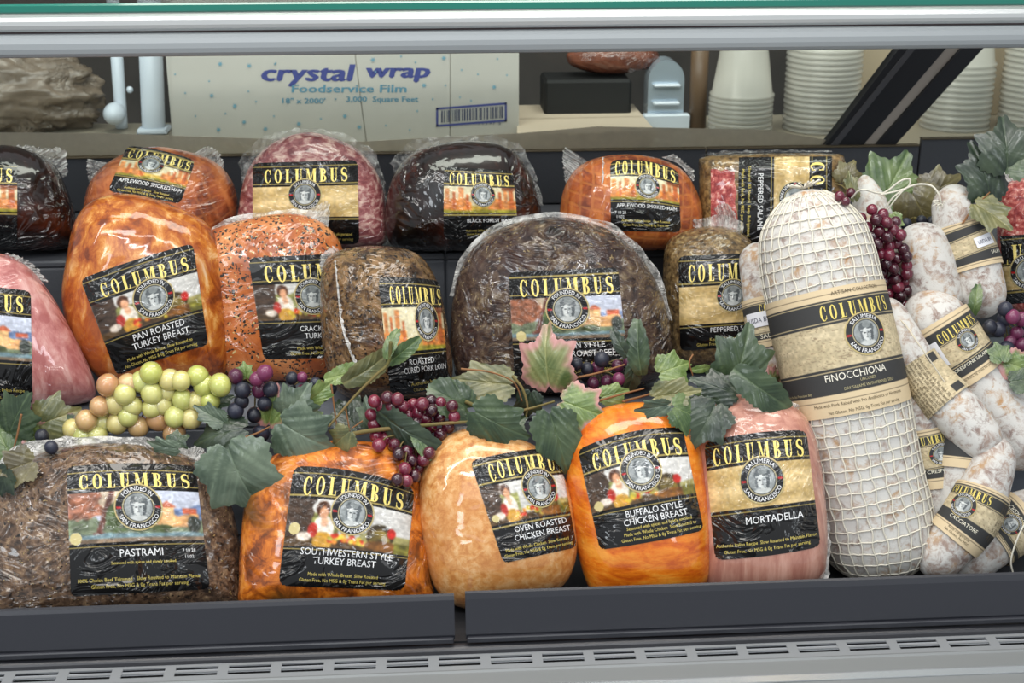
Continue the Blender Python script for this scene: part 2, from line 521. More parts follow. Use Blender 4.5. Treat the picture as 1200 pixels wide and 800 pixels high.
def paint_art(kind, u, v, sd=0):
    """painted strip of a label; u, v in 0..1 (v down)"""
    n = fbm(u * 7, v * 5, sd, 4)[..., None]
    n2 = fbm(u * 22, v * 14, sd + 5, 2)[..., None]
    def P(mask, c, k=.25):
        nonlocal c_
        c_ = np.where(mask[..., None], np.array(c) * (1 - k / 2 + k * n2), c_)
    if kind == 'figure':
        c_ = np.array((.86, .85, .83)) - .12 * n
        P((v > .12 + .3 * n[..., 0]) & (u < .42), (.52, .52, .30), .7)
        P((u < .16 + .1 * n[..., 0]), (.26, .20, .16), .8)
        P((v > .55 + .15 * n[..., 0]) & (u > .6), (.63, .60, .38), .5)
        P(v > .80 + .06 * n[..., 0], (.32, .24, .15), .8)
        P(ell(u, v, .30, .62, .085, .30), (.90, .86, .80))
        P(ell(u, v, .30, .88, .08, .2), (.78, .58, .22))
        P(ell(u, v, .215, .66, .04, .16), (.70, .20, .16)); P(ell(u, v, .15, .80, .06, .10), (.88, .82, .76))
        P(ell(u, v, .285, .20, .055, .17), (.30, .17, .10))
        P(ell(u, v, .292, .27, .035, .13), (.86, .63, .48)); P(ell(u, v, .305, .47, .03, .10), (.87, .66, .52))
        for k in range(26):
            a, b = hsh(k, 3, sd), hsh(k, 9, sd)
            P(ell(u, v, .34 + .32 * a, .80 + .16 * b - .1 * np.sin(PI * a), .022, .05), [(.85, .74, .25), (.78, .22, .12), (.88, .55, .2), (.70, .66, .30)][k % 4])
        P(ell(u, v, .76, .66, .11, .28), (.28, .22, .12), .8); P(ell(u, v, .76, .72, .085, .22), (.45, .38, .18), .9)
        P(ell(u, v, .85, .55, .035, .12), (.75, .15, .12)); P(ell(u, v, .80, .88, .16, .12), (.50, .32, .14), .9)
        P((v > .75) & (u > .88), (.46, .44, .18), .9)
    elif kind == 'villa':
        c_ = np.array((.80, .82, .88)) - .10 * n
        P((v < .25 + .2 * n[..., 0]) & (u < .5), (.80, .72, .62), .5)
        P((v > .18 + .30 * n[..., 0] + .25 * (1 - u)) & (u > .45), (.42, .50, .66), .5)
        P((v > .42 + .25 * n[..., 0]), (.42, .46, .36), .8)
        P(((u - .02) ** 2 + (v - .25) ** 2 * .5 < .1 * n[..., 0] + .02), (.55, .35, .26), .9)
        P(np.abs(u - .27 + .14 * (v - .5)) < .022 + .02 * (v > .8), (.40, .24, .20), .6)
        P(ell(u, v, .38, .52, .10, .30), (.30, .36, .22), .9)
        P((u > .62) & (u < .98) & (v > .45 + .1 * vn(u * 18, v * 0, sd)) & (v < .74), (.86, .64, .42), .5)
        P((u > .70) & (u < .80) & (v > .28) & (v < .70), (.88, .70, .48), .4)
        P((v > .22) & (v < .34) & (np.abs(u - .75) < (v - .2) * .5), (.72, .38, .26), .3)
        P((u > .86) & (u < .97) & (v > .36) & (v < .46), (.76, .36, .24), .4)
        P(ell(u, v, .94, .68, .05, .18), (.24, .26, .24), .8); P(ell(u, v, .70, .76, .08, .08), (.30, .34, .22), .8)
        P(v > .80 + .08 * n[..., 0], (.45, .55, .58), .6)
        P(v > .93, (.50, .42, .34), .7)
    elif kind == 'ruins':
        c_ = np.array((.90, .86, .72)) - .12 * n
        P(v > .62 + .15 * n[..., 0], (.78, .64, .26), .7)
        P((v > .35 + .3 * n[..., 0]) & ((u < .38) | (u > .62)), (.82, .50, .24), .8)
        for k, (a, t, w) in enumerate(((.05, .1, .03), (.14, .2, .02), (.24, .05, .035), (.33, .3, .02), (.70, .3, .02), (.78, .18, .02), (.86, .08, .025), (.94, .0, .03))):
            P((np.abs(u - a) < w) & (v > t) & (v < .85), (.72, .38, .20) if k % 2 else (.80, .52, .30), .5)
        P((v < .12) & (u > .82), (.50, .28, .16), .5)
        P(v > .86 + .06 * n[..., 0], (.55, .52, .18), .7)
    elif kind == 'gold':
        g = .5 + .5 * np.sin(v * 9 + 5 * n[..., 0] + 2 * u)
        c_ = np.array((.76, .65, .43)) + np.array((.17, .17, .18)) * g[..., None] * .9 - .10 * n2
    else:  # map on parchment
        c_ = np.array((.82, .76, .63)) - .14 * n
        f = fbm(u * 5, v * 6, sd + 3, 4)
        for lv in (.38, .48, .56, .66):
            P(np.abs(f - lv) < .0035 + .003 * vn(u * 9, v * 9, 2), (.60, .53, .42), .2)
    return c_

def paint_face(x, y):
    """silver cameo; x, y in -1..1 (y down)"""
    c = np.array((.70, .72, .72)) - .28 * fbm(x * 3 + 4, y * 3, 2, 3)[..., None]
    def P(m, col): 
        nonlocal c
        c = np.where(m[..., None], np.array(col) - .10 * fbm(x * 6, y * 6, 7, 2)[..., None], c)
    P(ell(x, y, .0, 1.0, .85, .42), (.80, .81, .80))
    P(ell(x, y, .05, -.35, .62, .50), (.40, .42, .43)); P(ell(x, y, .1, -.62, .35, .25), (.55, .57, .57))
    P(ell(x, y, .38, .1, .16, .5), (.38, .40, .41)); P(ell(x, y, -.40, .1, .12, .45), (.45, .47, .48))
    P(ell(x, y, -.02, .12, .33, .46), (.84, .85, .84)); P(ell(x, y, .14, .15, .15, .42), (.70, .72, .72))
    P(ell(x, y, -.14, .0, .09, .05), (.35, .36, .37)); P(ell(x, y, .15, .0, .09, .05), (.35, .36, .37))
    P(ell(x, y, .03, .17, .045, .17), (.60, .61, .61)); P(ell(x, y, .0, .36, .12, .04), (.42, .42, .43))
    P((np.abs(y + .22) < .04) & (np.abs(x) < .45), (.86, .87, .86))
    return c

BLK, GLD, GLDM, WHT, REDD = (.045, .042, .046), (.93, .84, .48), (.62, .55, .32), (.90, .90, .90), (.75, .12, .12)

def label_print(surf, spec, parent, dens=1.05):
    """label mesh with its lettering and emblem. surf(u, v, off) -> world points"""
    b1, b2 = spec['b']
    paper = spec.get('paper', False)
    W, H = spec['size']
    blk = np.array((.20, .20, .20)) if paper else np.array(BLK)
    tan = np.array((.82, .74, .60))
    nu, nv = int(W * dens) + 8, int(H * dens) + 8
    mg = spec.get('mg', 0)
    u, v = np.meshgrid(np.linspace(0, 1, nu), np.linspace(0, 1, nv))
    off = .0015 if paper else .0006
    V = surf(u, v, off)
    c = np.zeros((nv, nu, 3)) + blk
    t0, t1 = spec.get('bands', (0, 1))   # outside t0..t1 bare paper
    vv = (v - t0) / (t1 - t0)
    a = (vv > b1) & (vv < b2)
    blur = lambda A: (A + np.roll(A, 1, 0) + np.roll(A, -1, 0) + np.roll(A, 1, 1) + np.roll(A, -1, 1)) / 5
    art = paint_art(spec['art'], np.clip(spec.get('ush', 0) + u * spec.get('usc', 1), 0, 1), np.clip((vv - b1) / (b2 - b1), 0, 1), spec.get('seed', 1))
    for _ in range(2 if not paper else 0): art = blur(art)
    art = art * (.86 + .28 * fbm(u * W / 3.2, v * H / 2.6, 4, 2)[..., None])
    c = np.where(a[..., None], art, c)
    gl = np.array((.60, .53, .30)) if not paper else np.array((.70, .64, .50))
    px = 1.0 / H
    for y in (.055 if not paper else .03, b1 - .03, b2 + .03):
        c = np.where((np.abs(vv - y) < px * .55)[..., None], gl, c)
    out = (vv < 0) | (vv > 1)
    c = np.where(out[..., None], tan, c)
    if paper:
        for y in (-.06, 1.06):
            c = np.where((np.abs(vv - y) < px * .6)[..., None], np.array((.45, .40, .32)), c)
    if spec.get('seal'):
        sx, sy = spec['seal']
        q = (((u - sx) * W) ** 2 + ((v - sy) * H) ** 2) < (W * .045) ** 2
        c = np.where(q[..., None], np.array((.80, .74, .52)), c)
    if spec.get('block'):  # back text panel of a paper band: dark squares
        for (x0, x1, y0, y1) in spec['block']:
            c = np.where(((u > x0) & (u < x1) & (v > y0) & (v < y1))[..., None], blk, c)
    fs = gridfaces(nu, nv)
    cr = spec.get('round', 5)
    if cr and not paper:
        X, Y = u * W, v * H
        dx = np.maximum(cr - np.minimum(X, W - X), 0); dy = np.maximum(cr - np.minimum(Y, H - Y), 0)
        keep = (dx * dx + dy * dy <= cr * cr).ravel()
        fs = fs[keep[fs].all(1)]
    mat = spec.get('mat') or (PAPER if paper else LABELMAT[spec.get('seed', 0) % 4])
    lab = mesh_ob('label', V.reshape(-1, 3), fs, mat, parent, cols=c.reshape(-1, 3))
    o2 = off + .0004
    T = lambda y: t0 + (t1 - t0) * y
    # wordmark
    if 'wm' in spec:
        x0, y0, x1, y1 = spec['wm']
        v2, f2, w = WM
        uu = x0 + (x1 - x0) * v2[:, 0] / w
        wb = spec.get('wbow', 0) * 4 * (uu - x0) * (x1 - uu) / (x1 - x0) ** 2
        vvv = T(y1 - (y1 - y0) * v2[:, 1]) - wb
        ok = [f for f in f2 if all(0.003 < uu[k] < .997 for k in f)]
        mesh_ob('wordmark', surf(uu, vvv, o2), ok, mat, lab, cols=np.tile(np.array(GLD if not paper else (.86, .78, .42)), (len(v2), 1)))
    # emblem
    if 'med' in spec:
        mu, mv, ru, rv = spec['med']
        nr, na = 26, 72
        rr, aa = np.meshgrid(np.linspace(0, 1, nr), np.arange(na) * 2 * PI / na, indexing='ij')
        X, Y = rr * np.cos(aa), rr * np.sin(aa)
        col = np.zeros(X.shape + (3,)) + (np.array((.16, .16, .17)) if paper else np.array((.09, .09, .10)))
        col = np.where((rr < .60)[..., None], paint_face(X / .6, Y / .6), col)
        col = np.where((rr > .955)[..., None], np.array((.72, .65, .45)), col)
        col = np.where(((rr > .60) & (rr < .645))[..., None], np.array((.70, .66, .52)), col)
        red = (np.abs(Y) < .05) & (np.abs(X) > .68) & (np.abs(X) < .9)
        col = np.where(red[..., None], np.array(REDD), col)
        em = mesh_ob('emblem', surf(mu + X * ru, mv + Y * rv, off + .0007).reshape(-1, 3), gridfaces(na, nr, True), mat, lab, cols=col.reshape(-1, 3))
        mb = MB()
        for s, top in zip(spec.get('mt', ('FOUNDED IN', 'SAN FRANCISCO')), (1, 0)):
            v2, f2, w = text2d(s)
            h = .19
            span = (1.75 if len(s) < 11 else 2.35)
            if top:
                ang = -PI / 2 + (v2[:, 0] / w - .5) * span
                rad = .71 + h * v2[:, 1]
            else:
                ang = PI / 2 - (v2[:, 0] / w - .5) * span
                rad = .71 + h * (1 - v2[:, 1])
            mb.add(surf(mu + rad * np.cos(ang) * ru, mv + rad * np.sin(ang) * rv, off + .0011), f2, WHT)
        if mb.n: mb.build('emblem_lettering', mat, lab)
    # lettering lines: (text, u_left or centre, v centre, height in px, colour, align)
    mb = MB()
    for ln in spec.get('text', []):
        s, x, y, h, colr = ln[:5]
        al = ln[5] if len(ln) > 5 else 'c'
        rot = ln[6] if len(ln) > 6 else 0
        v2, f2, w = text2d(s)
        stretch = .92 if len(ln) <= 7 else ln[7]
        X = v2[:, 0] * h * stretch; Y = (v2[:, 1] - .5) * h
        X = X - (w * h * stretch / 2 if al == 'c' else (w * h * stretch if al == 'r' else 0))
        if rot:
            X, Y = Y * (1 if rot > 0 else -1), -X * (1 if rot > 0 else -1)
        uu, vv2 = x + X / W, T(y) - Y / H
        ok = [f for f in f2 if all(.005 < uu[k] < .995 for k in f)]
        if ok: mb.add(surf(uu, vv2, o2), ok, colr)
    if mb.n: mb.build('lettering', mat, lab)
    return lab

# ------------------------------------------------------------------ wrapped meats
BVHP, BVHF, BVHN = [], [], [0]
def bvh_add(V, Fs):
    BVHP.append(np.asarray(V).reshape(-1, 3)); BVHF.extend((np.asarray(Fs) + BVHN[0]).tolist()); BVHN[0] += len(BVHP[-1])

class Pillow:
    """a wrapped joint: a closed outline with a domed front and back, leaning back on its shelf"""
    def __init__(s, pts, T, shelf, a=2.3, b=2.0, tb=None, lump=(0, 20), seed=0, tilt=0):
        pts = np.array(pts, float)
        s.c = (pts.min(0) + pts.max(0)) / 2
        r = ray(*s.c); s.dl = np.linalg.norm(r); s.d0 = r / s.dl
        s.ez = -s.d0
        s.ex = np.cross(np.array((0, 0, 1.)), s.ez); s.ex /= np.linalg.norm(s.ex)
        s.ey = np.cross(s.ez, s.ex)
        q = ray(pts[:, 0], pts[:, 1]); q = q / (q @ s.d0)[:, None]
        loc = np.stack([q @ s.ex, q @ s.ey], 1)
        N = 120
        s.out = resample(loc, N, True)
        ang = np.arctan2(s.out[:, 1], s.out[:, 0]); rad = np.linalg.norm(s.out, axis=1)
        o = np.argsort(ang); s.ta, s.tr = ang[o], rad[o]
        s.ta = np.concatenate([s.ta[-3:] - 2 * PI, s.ta, s.ta[:3] + 2 * PI]); s.tr = np.concatenate([s.tr[-3:], s.tr, s.tr[:3]])
        s.T = T / F; s.Tb = (tb if tb is not None else T) / F
        s.a, s.b, s.l, s.seed = a, b, lump, seed
        M = 34
        ss = np.sin(np.linspace(0, 1, M) * PI / 2)
        ang = np.linspace(-PI, PI, N, endpoint=False)
        rr = np.interp(ang, s.ta, s.tr)
        X = ss[:, None] * (rr * np.cos(ang))[None]; Y = ss[:, None] * (rr * np.sin(ang))[None]
        Zf = s.h(X, Y); Zb = -s.h(X, Y, back=True)
        P = np.concatenate([np.stack([X, Y, Zb], -1)[:-1], np.stack([X, Y, Zf], -1)[::-1]])   # back centre -> rim -> front centre
        q = s.d0 + P[..., 0:1] * s.ex + P[..., 1:2] * s.ey + P[..., 2:3] * s.ez
        s.t = (shelf + .0005 - CAM[2]) / q[..., 2].min()
        s.V = CAM + s.t * q
        s.Fs = gridfaces(N, 2 * M - 1, True)
        low = s.V.reshape(-1, 3)[s.V[..., 2].argmin()]
        s.base = np.array((s.V[..., 0].mean(), low[1], shelf))
    def h(s, x, y, back=False):
        r = np.hypot(x, y)
        R_ = np.interp(np.arctan2(y, x), s.ta, s.tr)
        q = np.clip(r / R_, 0, 1)
        T = s.Tb if back else s.T
        base = T * np.clip(1 - q ** s.a, 0, 1) ** (1 / s.b)
        if s.l[0]:
            k = s.l[0] / F
            base = base + k * (fbm(x * s.l[1] + 9, y * s.l[1] + 5, s.seed, 3) - .5) * 2 * (1 - q ** 8)
        return base
    def at(s, px, py, off):
        r = ray(px, py); rd = r @ s.d0
        z = np.zeros(rd.shape)
        for k in range(6):
            lam = (1 - z) / rd
            x, y = lam * (r @ s.ex), lam * (r @ s.ey)
            z = s.h(x, y) + off / s.t
        q = s.d0 + x[..., None] * s.ex + y[..., None] * s.ey + z[..., None] * s.ez
        return CAM + s.t * q
    def plane(s, px, py, z):
        """points on the plane z (metres in front of the outline plane)"""
        r = ray(px, py); lam = (1 - np.asarray(z) / s.t) / (r @ s.d0)
        return CAM + s.t * r * lam[..., None]
    def body(s, name, mat, parent):
        bvh_add(s.V.reshape(-1, 3), s.Fs)
        return mesh_ob(name, s.V.reshape(-1, 3), s.Fs, mat, parent)
    def label(s, c, bow=(0, 0), **sp):
        TL, TR, BR, BL = [np.array(q, float) for q in c]
        W = (np.linalg.norm(TR - TL) + np.linalg.norm(BR - BL)) / 2
        H = (np.linalg.norm(BL - TL) + np.linalg.norm(BR - TR)) / 2
        def pix(u, v):
            u, v = np.asarray(u, float)[..., None], np.asarray(v, float)[..., None]
            P = (TL * (1 - u) + TR * u) * (1 - v) + (BL * (1 - u) + BR * u) * v
            up = (TL + TR - BL - BR); up = up / np.linalg.norm(up)
            return P + up * (bow[0] * (1 - v) + bow[1] * v) * 4 * u * (1 - u)
        if 'medpx' in sp:
            mx, my, rx, ry = sp.pop('medpx')
            uv = np.array((.5, .4))
            for _ in range(12):
                p0 = pix(*uv)
                J = np.stack([(pix(uv[0] + .01, uv[1]) - p0) / .01, (pix(uv[0], uv[1] + .01) - p0) / .01], 1)
                uv = uv + np.linalg.solve(J, np.array((mx, my)) - p0)
            sp['med'] = (uv[0], uv[1], rx / W, ry / H)
        sp['size'] = (W, H)
        s.pix = pix
        def surf(u, v, off):
            P = pix(u, v)
            return s.at(P[..., 0], P[..., 1], off)
        return label_print(surf, sp, s.parent)
    def film(s, inner, outer, mat=None, name='film_edge', z=.002, amp=.004, n=90, m=7, fr=1.0):
        """ruffled plastic between two pixel lines"""
        A, B = resample(inner, n), resample(outer, n)
        k = np.linspace(0, 1, m)[:, None, None]
        P = A[None] * (1 - k) + B[None] * k
        tt = np.arange(n)[None, :] * .35 * fr + 0 * k[..., 0]
        P = P + (k * 3.0) * np.stack([vn(tt * 1.3, k[..., 0] * 3 + 0 * tt, 5) - .5, vn(tt, k[..., 0] * 3 + 0 * tt, 8) - .5], -1)
        Z = z + amp * (vn(tt * 1.5, k[..., 0] * 2.5 + 0 * tt, s.seed + 3) - .5) * (0.2 + 1.8 * k[..., 0])
        V = s.plane(P[..., 0], P[..., 1], Z)
        return mesh_ob(name, V.reshape(-1, 3), gridfaces(n, m), mat or FILM, s.parent)

def product(name, pts, T, shelf, mat, label, cat, bodyname='meat', group=None, **kw):
    p = Pillow(pts, T, shelf, **kw)
    p.parent = thing(name, p.base, label, cat, group)
    p.mesh = p.body(bodyname, mat, p.parent)
    return p

DECK, MID, TOP = 0.0, 0.14, 0.262
GY = (.84, .76, .40)

m_dark = meat('dark_ham', [(.3, (.04, .02, .015)), (.55, (.13, .05, .03)), (.8, (.32, .13, .06))], 14, 4, .8, wr=(11, .9), rough=.3)
m_apple = meat('netted_ham', [(.3, (.40, .18, .09)), (.5, (.60, .30, .15)), (.75, (.74, .44, .24))], 30, 5, .4, net=((.80, .50, .28), 24, .22, (0, .35, 0)), bump=.3, wr=(14, .5), seed=1)
m_apple2 = meat('netted_ham_b', [(.3, (.44, .19, .09)), (.5, (.64, .32, .15)), (.75, (.76, .44, .20))], 30, 5, .4, net=((.84, .54, .28), 24, .28, (0, -.1, 0)), bump=.3, wr=(14, .45), seed=2)
m_pinkp = meat('coated_pork', [(.3, (.42, .19, .21)), (.5, (.58, .34, .34)), (.62, (.72, .56, .53)), (.8, (.84, .72, .66))], 70, 8, .4, wr=(14, .7), seed=3, streak=(1, 1, 1.6))
m_redblk = meat('pepper_block', [(.3, (.28, .21, .13)), (.5, (.46, .36, .22)), (.7, (.60, .48, .30))], 120, 5, .2, wr=(16, .7), seed=4)
m_pink = meat('pink_ham', [(.3, (.66, .38, .37)), (.5, (.76, .51, .49)), (.75, (.86, .69, .66))], 30, 6, .5, wr=(10, .5), seed=5, streak=(1.6, 1.6, .7))
m_pan = meat('pan_roast', [(.28, (.44, .19, .06)), (.44, (.64, .31, .09)), (.58, (.76, .45, .16)), (.70, (.86, .62, .34)), (.85, (.93, .80, .64))], 42, 9, .5, streak=(1.2, 1.2, .7), wr=(9, .45), seed=6, bump=.25, big=(9, (.62, .30, .10), .50, .78))
m_crack = meat('cracked_roast', [(.3, (.60, .30, .13)), (.5, (.72, .40, .19)), (.75, (.82, .55, .34))], 26, 6, .4, speck=((.14, .11, .08), 240, .50, .45), speck2=((.80, .72, .50), 260, .34, .2), wr=(11, .5), seed=7)
m_loin = meat('herb_crust', [(.25, (.16, .10, .06)), (.42, (.34, .24, .14)), (.55, (.48, .37, .23)), (.7, (.58, .44, .29)), (.85, (.78, .66, .54))], 75, 9, .6, speck=((.13, .09, .06), 260, .45, .3), bump=1., bdist=.006, wr=(18, 1.), seed=8, big=(10, (.42, .27, .20), .5, .75))
m_beef = meat('beef_crust', [(.25, (.09, .06, .05)), (.42, (.22, .15, .12)), (.55, (.34, .26, .20)), (.68, (.44, .37, .28)), (.82, (.68, .60, .50))], 70, 9, .6, bump=1., bdist=.007, wr=(18, 1.), seed=9, big=(11, (.20, .11, .12), .45, .68), speck=((.60, .52, .38), 220, .35, .2))
m_psal = meat('pepper_coat', [(.25, (.20, .15, .09)), (.45, (.40, .31, .19)), (.6, (.52, .42, .27)), (.8, (.68, .58, .40))], 150, 8, .3, bump=.9, bdist=.003, wr=(15, .8), seed=10)
m_past = meat('pastrami_crust', [(.25, (.16, .11, .08)), (.42, (.31, .23, .17)), (.58, (.44, .34, .26)), (.8, (.64, .53, .40))], 110, 9, .4, bump=1., bdist=.004, wr=(14, .6), seed=11, speck=((.12, .09, .07), 300, .42, .25), speck2=((.68, .57, .38), 300, .34, .10))
m_sw = meat('southwest_roast', [(.28, (.42, .20, .06)), (.42, (.62, .31, .08)), (.55, (.79, .43, .11)), (.75, (.90, .57, .22))], 60, 9, .5, wr=(12, .7), seed=12, big=(12, (.38, .26, .11), .50, .68))
m_oven = meat('oven_roast', [(.3, (.72, .46, .24)), (.5, (.83, .60, .35)), (.75, (.91, .75, .54))], 120, 7, .3, wr=(7, .2), seed=13, bump=.35, rough=.4, big=(8, (.78, .51, .26), .45, .75))
m_buf = meat('buffalo_roast', [(.3, (.76, .33, .05)), (.5, (.87, .46, .08)), (.75, (.93, .60, .20))], 50, 7, .3, streak=(.6, .6, 1.6), net=((.86, .42, .07), 30, .15, (0, .15, 0)), wr=(7, .25), seed=14, bump=.25)
m_mort = meat('mortadella', [(.3, (.66, .44, .38)), (.5, (.73, .52, .45)), (.75, (.81, .62, .55))], 20, 5, .3, streak=(4, 4, .5), wr=(10, .45), seed=15, bump=.15)
m_red = meat('red_salame', [(.3, (.50, .14, .14)), (.5, (.66, .27, .26)), (.62, (.78, .44, .40)), (.8, (.92, .78, .72))], 150, 6, .3, wr=(14, .7), seed=16)

T1 = ('SALUMERIA', 'SAN FRANCISCO')
def small(lines, y0, dy, h, x=.5, al='c', c=GY):
    return [(s, x, y0 + dy * k, h, c, al) for k, s in enumerate(lines)]

# ---- top row
p = product('dark_smoked_ham', [(-75, 215), (-50, 182), (0, 170), (35, 176), (62, 192), (80, 225), (90, 262), (88, 288), (60, 294), (0, 294), (-65, 292), (-85, 250)], 58, TOP, m_dark,
            'dark glossy wrapped ham cut by the left picture edge, top shelf', 'ham', seed=1)
p.label([(-95, 184), (20, 190), (20, 290), (-95, 288)], b=(.28, .58), art='ruins', wm=(.12, .08, .95, .24), medpx=(-38, 222, 15, 15), seed=1, mat=LABELHEAVY[0], text=[('SMOKED HAM', .5, .68, 6, WHT)])
p.film([(15, 171), (40, 178), (62, 192), (74, 208)], [(20, 170), (50, 173), (75, 176), (79, 204)], name='film_tail')

p = product('netted_smoked_ham', [(97, 245), (108, 208), (138, 183), (175, 172), (215, 176), (250, 188), (271, 210), (279, 240), (276, 272), (262, 290), (190, 291), (115, 290), (99, 275)], 55, TOP, m_apple,
            'reddish-brown netted smoked ham behind the pan roasted turkey breast', 'ham', seed=2)
p.label([(149, 170.5), (229, 188), (211, 239), (126, 224)], bow=(3, 1), b=(.30, .62), art='ruins', wm=(.06, .07, .96, .25), medpx=(177, 192, 16, 11), seed=2,
        text=[('APPLEWOOD SMOKED HAM', .52, .72, 4.6, WHT)] + small(['Authentic Italian Recipe   Slow Roasted', 'Gluten Free, No MSG & 0g Trans Fat per serving'], .86, .07, 2.6))
p.film([(126, 190), (112, 203), (106, 214)], [(104, 186), (102, 194), (104, 212)], name='film_tail')
p.film([(225, 180), (245, 187), (262, 198)], [(240, 172), (252, 174), (262, 190)], name='film_tail')

p = product('purple_pork_coppa', [(279, 280), (280, 240), (290, 200), (315, 170), (357, 155), (396, 163), (427, 182), (446, 212), (453, 250), (453, 282), (430, 291), (365, 292), (300, 291)], 50, TOP, m_pinkp,
            'pinkish purple wrapped ham with gold and black label, top shelf', 'ham', seed=3, a=3)
p.label([(296, 191), (419, 187), (421, 286), (296, 286)], b=(.30, .67), art='gold', wm=(.11, .09, .90, .25), medpx=(357, 228, 20, 19), mt=T1, seed=3, mat=LABELHEAVY[1],
        text=[('CAPOCOLLO', .5, .80, 7, WHT)] + small(['Fully Cooked  Keep Refrigerated', 'Gluten Free, No MSG per serving'], .88, .06, 3.5, .70))
p.film([(284, 215), (298, 186), (320, 168), (357, 156), (396, 163), (427, 182), (446, 212), (453, 250)], [(280, 190), (296, 170), (322, 156), (357, 150), (400, 156), (436, 176), (449, 206), (456, 250)], mat=FILMT)

p = product('black_glazed_ham', [(453, 275), (452, 240), (462, 203), (490, 176), (540, 165), (588, 170), (616, 194), (631, 232), (636, 270), (628, 290), (545, 294), (470, 292)], 60, TOP, m_dark,
            'nearly black glazed ham beneath the printed carton, middle of the top shelf', 'ham', seed=4)
p.label([(520, 195), (601, 200), (608, 278), (520, 281)], b=(.26, .63), art='ruins', wm=(.08, .08, .93, .24), medpx=(566, 228, 15, 15), seed=4, mat=LABELHEAVY[2],
        text=[('BLACK FOREST HAM', .62, .74, 4.4, WHT)] + small(['Authentic Italian Recipe  Slow Roasted', 'Gluten Free, No MSG & 0g Trans Fat'], .88, .05, 2.6, .6))
p.film([(462, 203), (490, 176), (540, 165), (588, 170), (616, 194), (633, 240)], [(458, 190), (484, 166), (540, 159), (596, 163), (622, 190), (637, 240)], mat=FILMT)

p = product('orange_netted_ham', [(656, 262), (662, 218), (684, 191), (725, 181), (770, 185), (801, 200), (818, 227), (824, 255), (820, 284), (796, 291), (740, 294), (672, 292)], 55, TOP, m_apple2,
            'orange-brown netted smoked ham above the dark roast beef', 'ham', seed=5)
p.label([(715, 188), (795, 200), (798, 272), (716, 270)], bow=(6, 0), b=(.24, .56), art='ruins', wm=(.07, .03, .95, .22), wbow=.02, medpx=(759, 218, 15, 14), seed=5,
        text=[('APPLEWOOD SMOKED HAM', .52, .64, 4.4, WHT), ('7 10 28', .14, .74, 3.5, WHT), ('11:02', .14, .80, 3.5, WHT)] + small(['Authentic Italian Recipe   Slow Roasted', 'Gluten Free, No MSG & 0g Trans Fat'], .85, .06, 2.8))
p.film([(690, 190), (676, 200), (664, 222)], [(664, 172), (660, 182), (662, 210)], name='film_tail')
p.film([(775, 184), (795, 192), (808, 206)], [(790, 180), (812, 200), (812, 212)], name='film_tail')
p.film([(706, 184), (705, 215), (703, 245), (702, 273)], [(708.5, 184), (707.5, 215), (705.5, 245), (704.5, 273)], mat=FILMW, name='film_seam', z=.05, amp=.001)

p = product('peppered_salame_half', [(819, 200), (824, 184), (880, 180), (975, 180), (990, 186), (994, 230), (990, 284), (970, 290), (880, 291), (828, 290), (820, 270)], 38, TOP, m_redblk,
            'square-cut peppered salame lying sideways under a gold and black label', 'salame', bodyname='salame', a=7, seed=6)
def facepatch(px0, px1, py0, py1, seed):
    u, v = np.meshgrid(np.linspace(0, 1, 14), np.linspace(0, 1, 26))
    w = .5 * (vn(v * 7, u * 0, seed) - .5)
    V = p.at(px0 + (px1 - px0) * (u + w * (u == 1) * .3), py0 + (py1 - py0) * v + 4 * (vn(u * 5, v * 0, seed) - .5) * ((v == 0) | (v == 1)), .0004)
    mesh_ob('cut_face', V.reshape(-1, 3), gridfaces(14, 26), m_red, p.parent)
facepatch(833, 863, 200, 286, 3)
p.label([(975, 183), (975, 290), (864, 288), (866, 184)], b=(.24, .62), art='gold', wm=(.06, .08, 1.25, .23), medpx=(932, 232, 20, 20), mt=T1, seed=6, round=0, mat=LABELHEAVY[0],
        text=[('PEPPERED SALAME', .50, .76, 6.5, WHT), ('Uncured  All Natural  Keep Refrigerated', .5, .88, 4, GY), ('Made with Pork, No MSG per serving', .5, .95, 4, GY)])
p.film([(822, 182), (880, 179), (975, 178)], [(828, 179), (880, 176), (975, 176)], mat=FILMT)

# ---- middle row
p = product('pink_ham', [(-70, 330), (-40, 300), (0, 297), (32, 312), (60, 345), (85, 390), (104, 428), (112, 455), (105, 470), (60, 478), (10, 483), (-50, 484), (-80, 420)], 48, MID, m_pink,
            'pale pink wrapped ham at the left end of the middle shelf', 'ham', seed=7, a=2.8)
p.label([(-95, 325), (36, 341), (38, 474), (-95, 470)], b=(.24, .62), art='villa', wm=(.10, .06, .93, .20), medpx=(-30, 385, 27, 27), seed=7, mat=LABELHEAVY[1],
        text=[('HAM', .5, .72, 8, WHT)] + small(['Authentic Italian Recipe', 'Gluten Free, No MSG & 0g'], .88, .06, 4, .75))
p.film([(0, 298), (30, 311), (50, 330)], [(8, 296), (34, 306), (57, 330)], mat=FILM)

p = product('pan_roasted_turkey_breast', [(72, 350), (78, 300), (88, 258), (108, 235), (140, 227), (175, 231), (215, 246), (243, 262), (262, 290), (268, 340), (272, 400), (262, 440), (215, 453), (150, 455), (112, 440), (84, 400)], 62, MID, m_pan,
            'mottled golden brown roasted turkey breast behind the green grapes', 'turkey breast', seed=8, lump=(3, 12), a=2.6)
p.label([(94, 327), (226, 285), (244, 404), (137, 440)], bow=(2, 2), b=(.28, .64), art='figure', wm=(.13, .11, .93, .25), wbow=.0, medpx=(180, 349, 25, 24), seed=8,
        text=[('PAN ROASTED', .54, .715, 8, WHT), ('TURKEY BREAST', .54, .80, 8, WHT)] + small(['Made with Whole Breast  Slow Roasted to', 'No Gluten, No MSG & 0g Trans Fat per serving'], .90, .055, 4))

